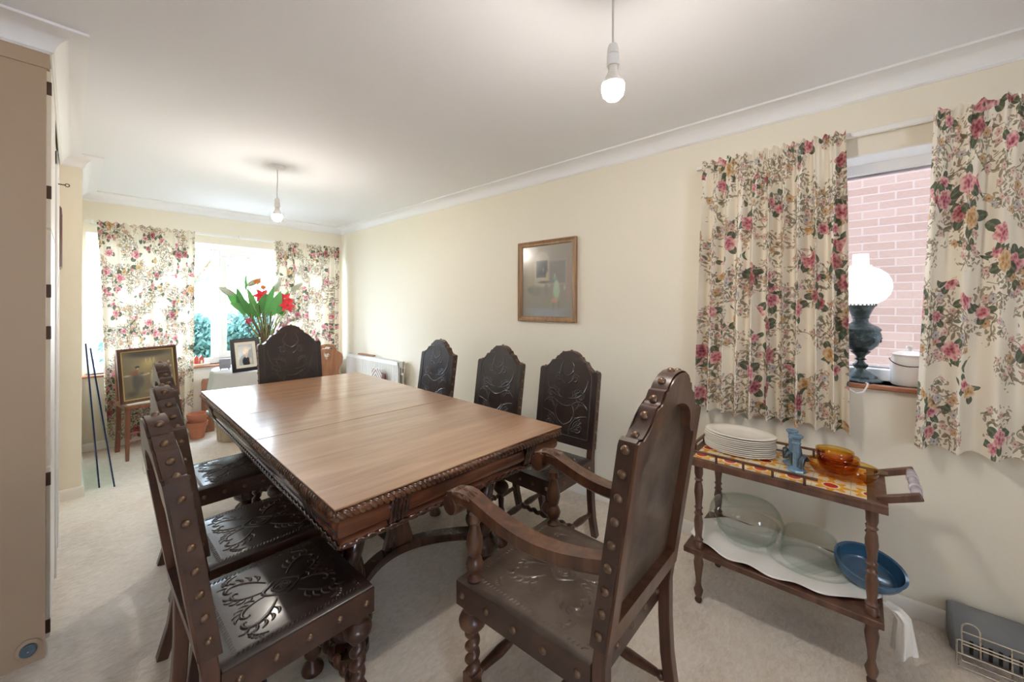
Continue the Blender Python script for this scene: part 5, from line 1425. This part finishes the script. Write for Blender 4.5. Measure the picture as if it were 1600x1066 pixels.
# radiator on the right wall
rd = thing('radiator', 'white panel radiator on the right wall near the back corner', 'radiator', (RX, 0, 0))
y0, y1, z0, z1 = 3.74, 4.93, .13, .735
for nm, xa, xb in (('front_panel', -.115, -.098), ('rear_panel', -.052, -.035)):
    mb = MB(); prof = []
    n = 34
    for k in range(n):
        ya = y0 + (y1 - y0) * k / n; w_ = (y1 - y0) / n
        prof += [(ya, xa), (ya + w_ * .42, xa), (ya + w_ * .55, xa + .015), (ya + w_ * .87, xa + .015)]
    prof.append((y1, xa))
    ring = [(x, y) for y, x in prof] + [(xb, y1), (xb, y0)]
    mb.rings([[(x, y, z) for x, y in ring] for z in (z0 + .03, z1 - .035)])
    mb.box(xa - .002, xb, y0, y1, z0, z0 + .03).box(xa - .002, xb, y0, y1, z1 - .035, z1)
    mb.obj(nm, 'radiator_white', rd, smooth=0, bevel=.003)
mb = MB()
for k in range(40):
    y = y0 + .03 + (y1 - y0 - .06) * k / 39
    mb.box(-.118, -.034, y - .003, y + .003, z1 + .0003, z1 + .007)
mb.box(-.118, -.034, y0, y0 + .006, z1 - .06, z1 + .0075).box(-.118, -.034, y1 - .006, y1, z1 - .06, z1 + .0075)
mb.box(-.118, -.112, y0, y1, z1 + .0003, z1 + .0075).box(-.040, -.034, y0, y1, z1 + .0003, z1 + .0075)
mb.obj('top_grille', 'radiator_white', rd, smooth=0)
MB().box(-.097, -.053, y0 + .05, y1 - .05, z0 + .05, z1 - .05).obj('convector_fins', 'radiator_white', rd)
MB().box(-.034, -.0005, y0 + .15, y0 + .20, z0 + .1, z1 - .1).box(-.034, -.0005, y1 - .20, y1 - .15, z0 + .1, z1 - .1).obj('wall_bracket', 'radiator_white', rd)
vl = MB().lathe([(.008, .0), (.008, .56), (.012, .565), (.012, .60)], (-.075, y0 - .045, .003), seg=14).lathe([(.012, 0), (.012, .05)], (-.075, y0 - .052, .61), (0, 1, 0), 14).lathe([(.014, 0), (.020, .006), (.022, .05), (.016, .055)], (-.075, y0 - .045, .625), seg=18)
vl.obj('valve', 'chrome', rd)
rb = MB().box(-.02, .02, -.17, .17, 0, .018).obj('wooden_strip', 'pine', bevel=.006)
rb.location = (RX - .070, 4.50, z1 + .009); rb.rotation_euler = (0, 0, .05); tag(rb, 'short orange wooden piece lying on top of the radiator', 'wood')
def cloth_bag():
    g = G('patterned_weave')
    s = g.xyz(g.coord())
    a = g.m('ABSOLUTE', g.m('SINE', g.m('MULTIPLY', g.m('ADD', g.m('ABSOLUTE', s[1]), s[2]), 62.0)))
    n_ = g.noise(g.coord(), 50, 3)
    c = g.ramp(g.m('ADD', g.m('MULTIPLY', a, .6), g.m('MULTIPLY', n_, .5)), [(.3, (.10, .09, .10)), (.55, (.46, .37, .33)), (.8, (.70, .64, .60))])
    M['patterned_weave'] = g.done(g.pbr(c, .9))
cloth_bag()
bg = thing('cloth_bag', 'patterned woven bag hanging in front of the radiator', 'bag', (RX - .150, 4.12, .47))
MB().box(-.012, .012, -.13, .10, -.12, .17).obj('bag_body', 'patterned_weave', bg, bevel=.01)
MB().box(-.010, .010, -.19, -.132, -.12, .13).obj('side_flap', 'mahogany_frame', bg, bevel=.006)
# white cloth over a box in the corner beside the radiator
# loose strip of carpet
cp = plate([[(.42, 4.86), (.385, 4.30), (.47, 3.90), (.60, 3.55), (.95, 3.30), (1.9, 3.60), (1.95, 4.9), (1.2, 4.92)]], .0005, .009, lambda a, b, t_: (a, b, t_)).obj('carpet_offcut', 'carpet_pile', bevel=.003)
tag(cp, 'loose piece of cream carpet lying on the floor at the back of the room', 'carpet')
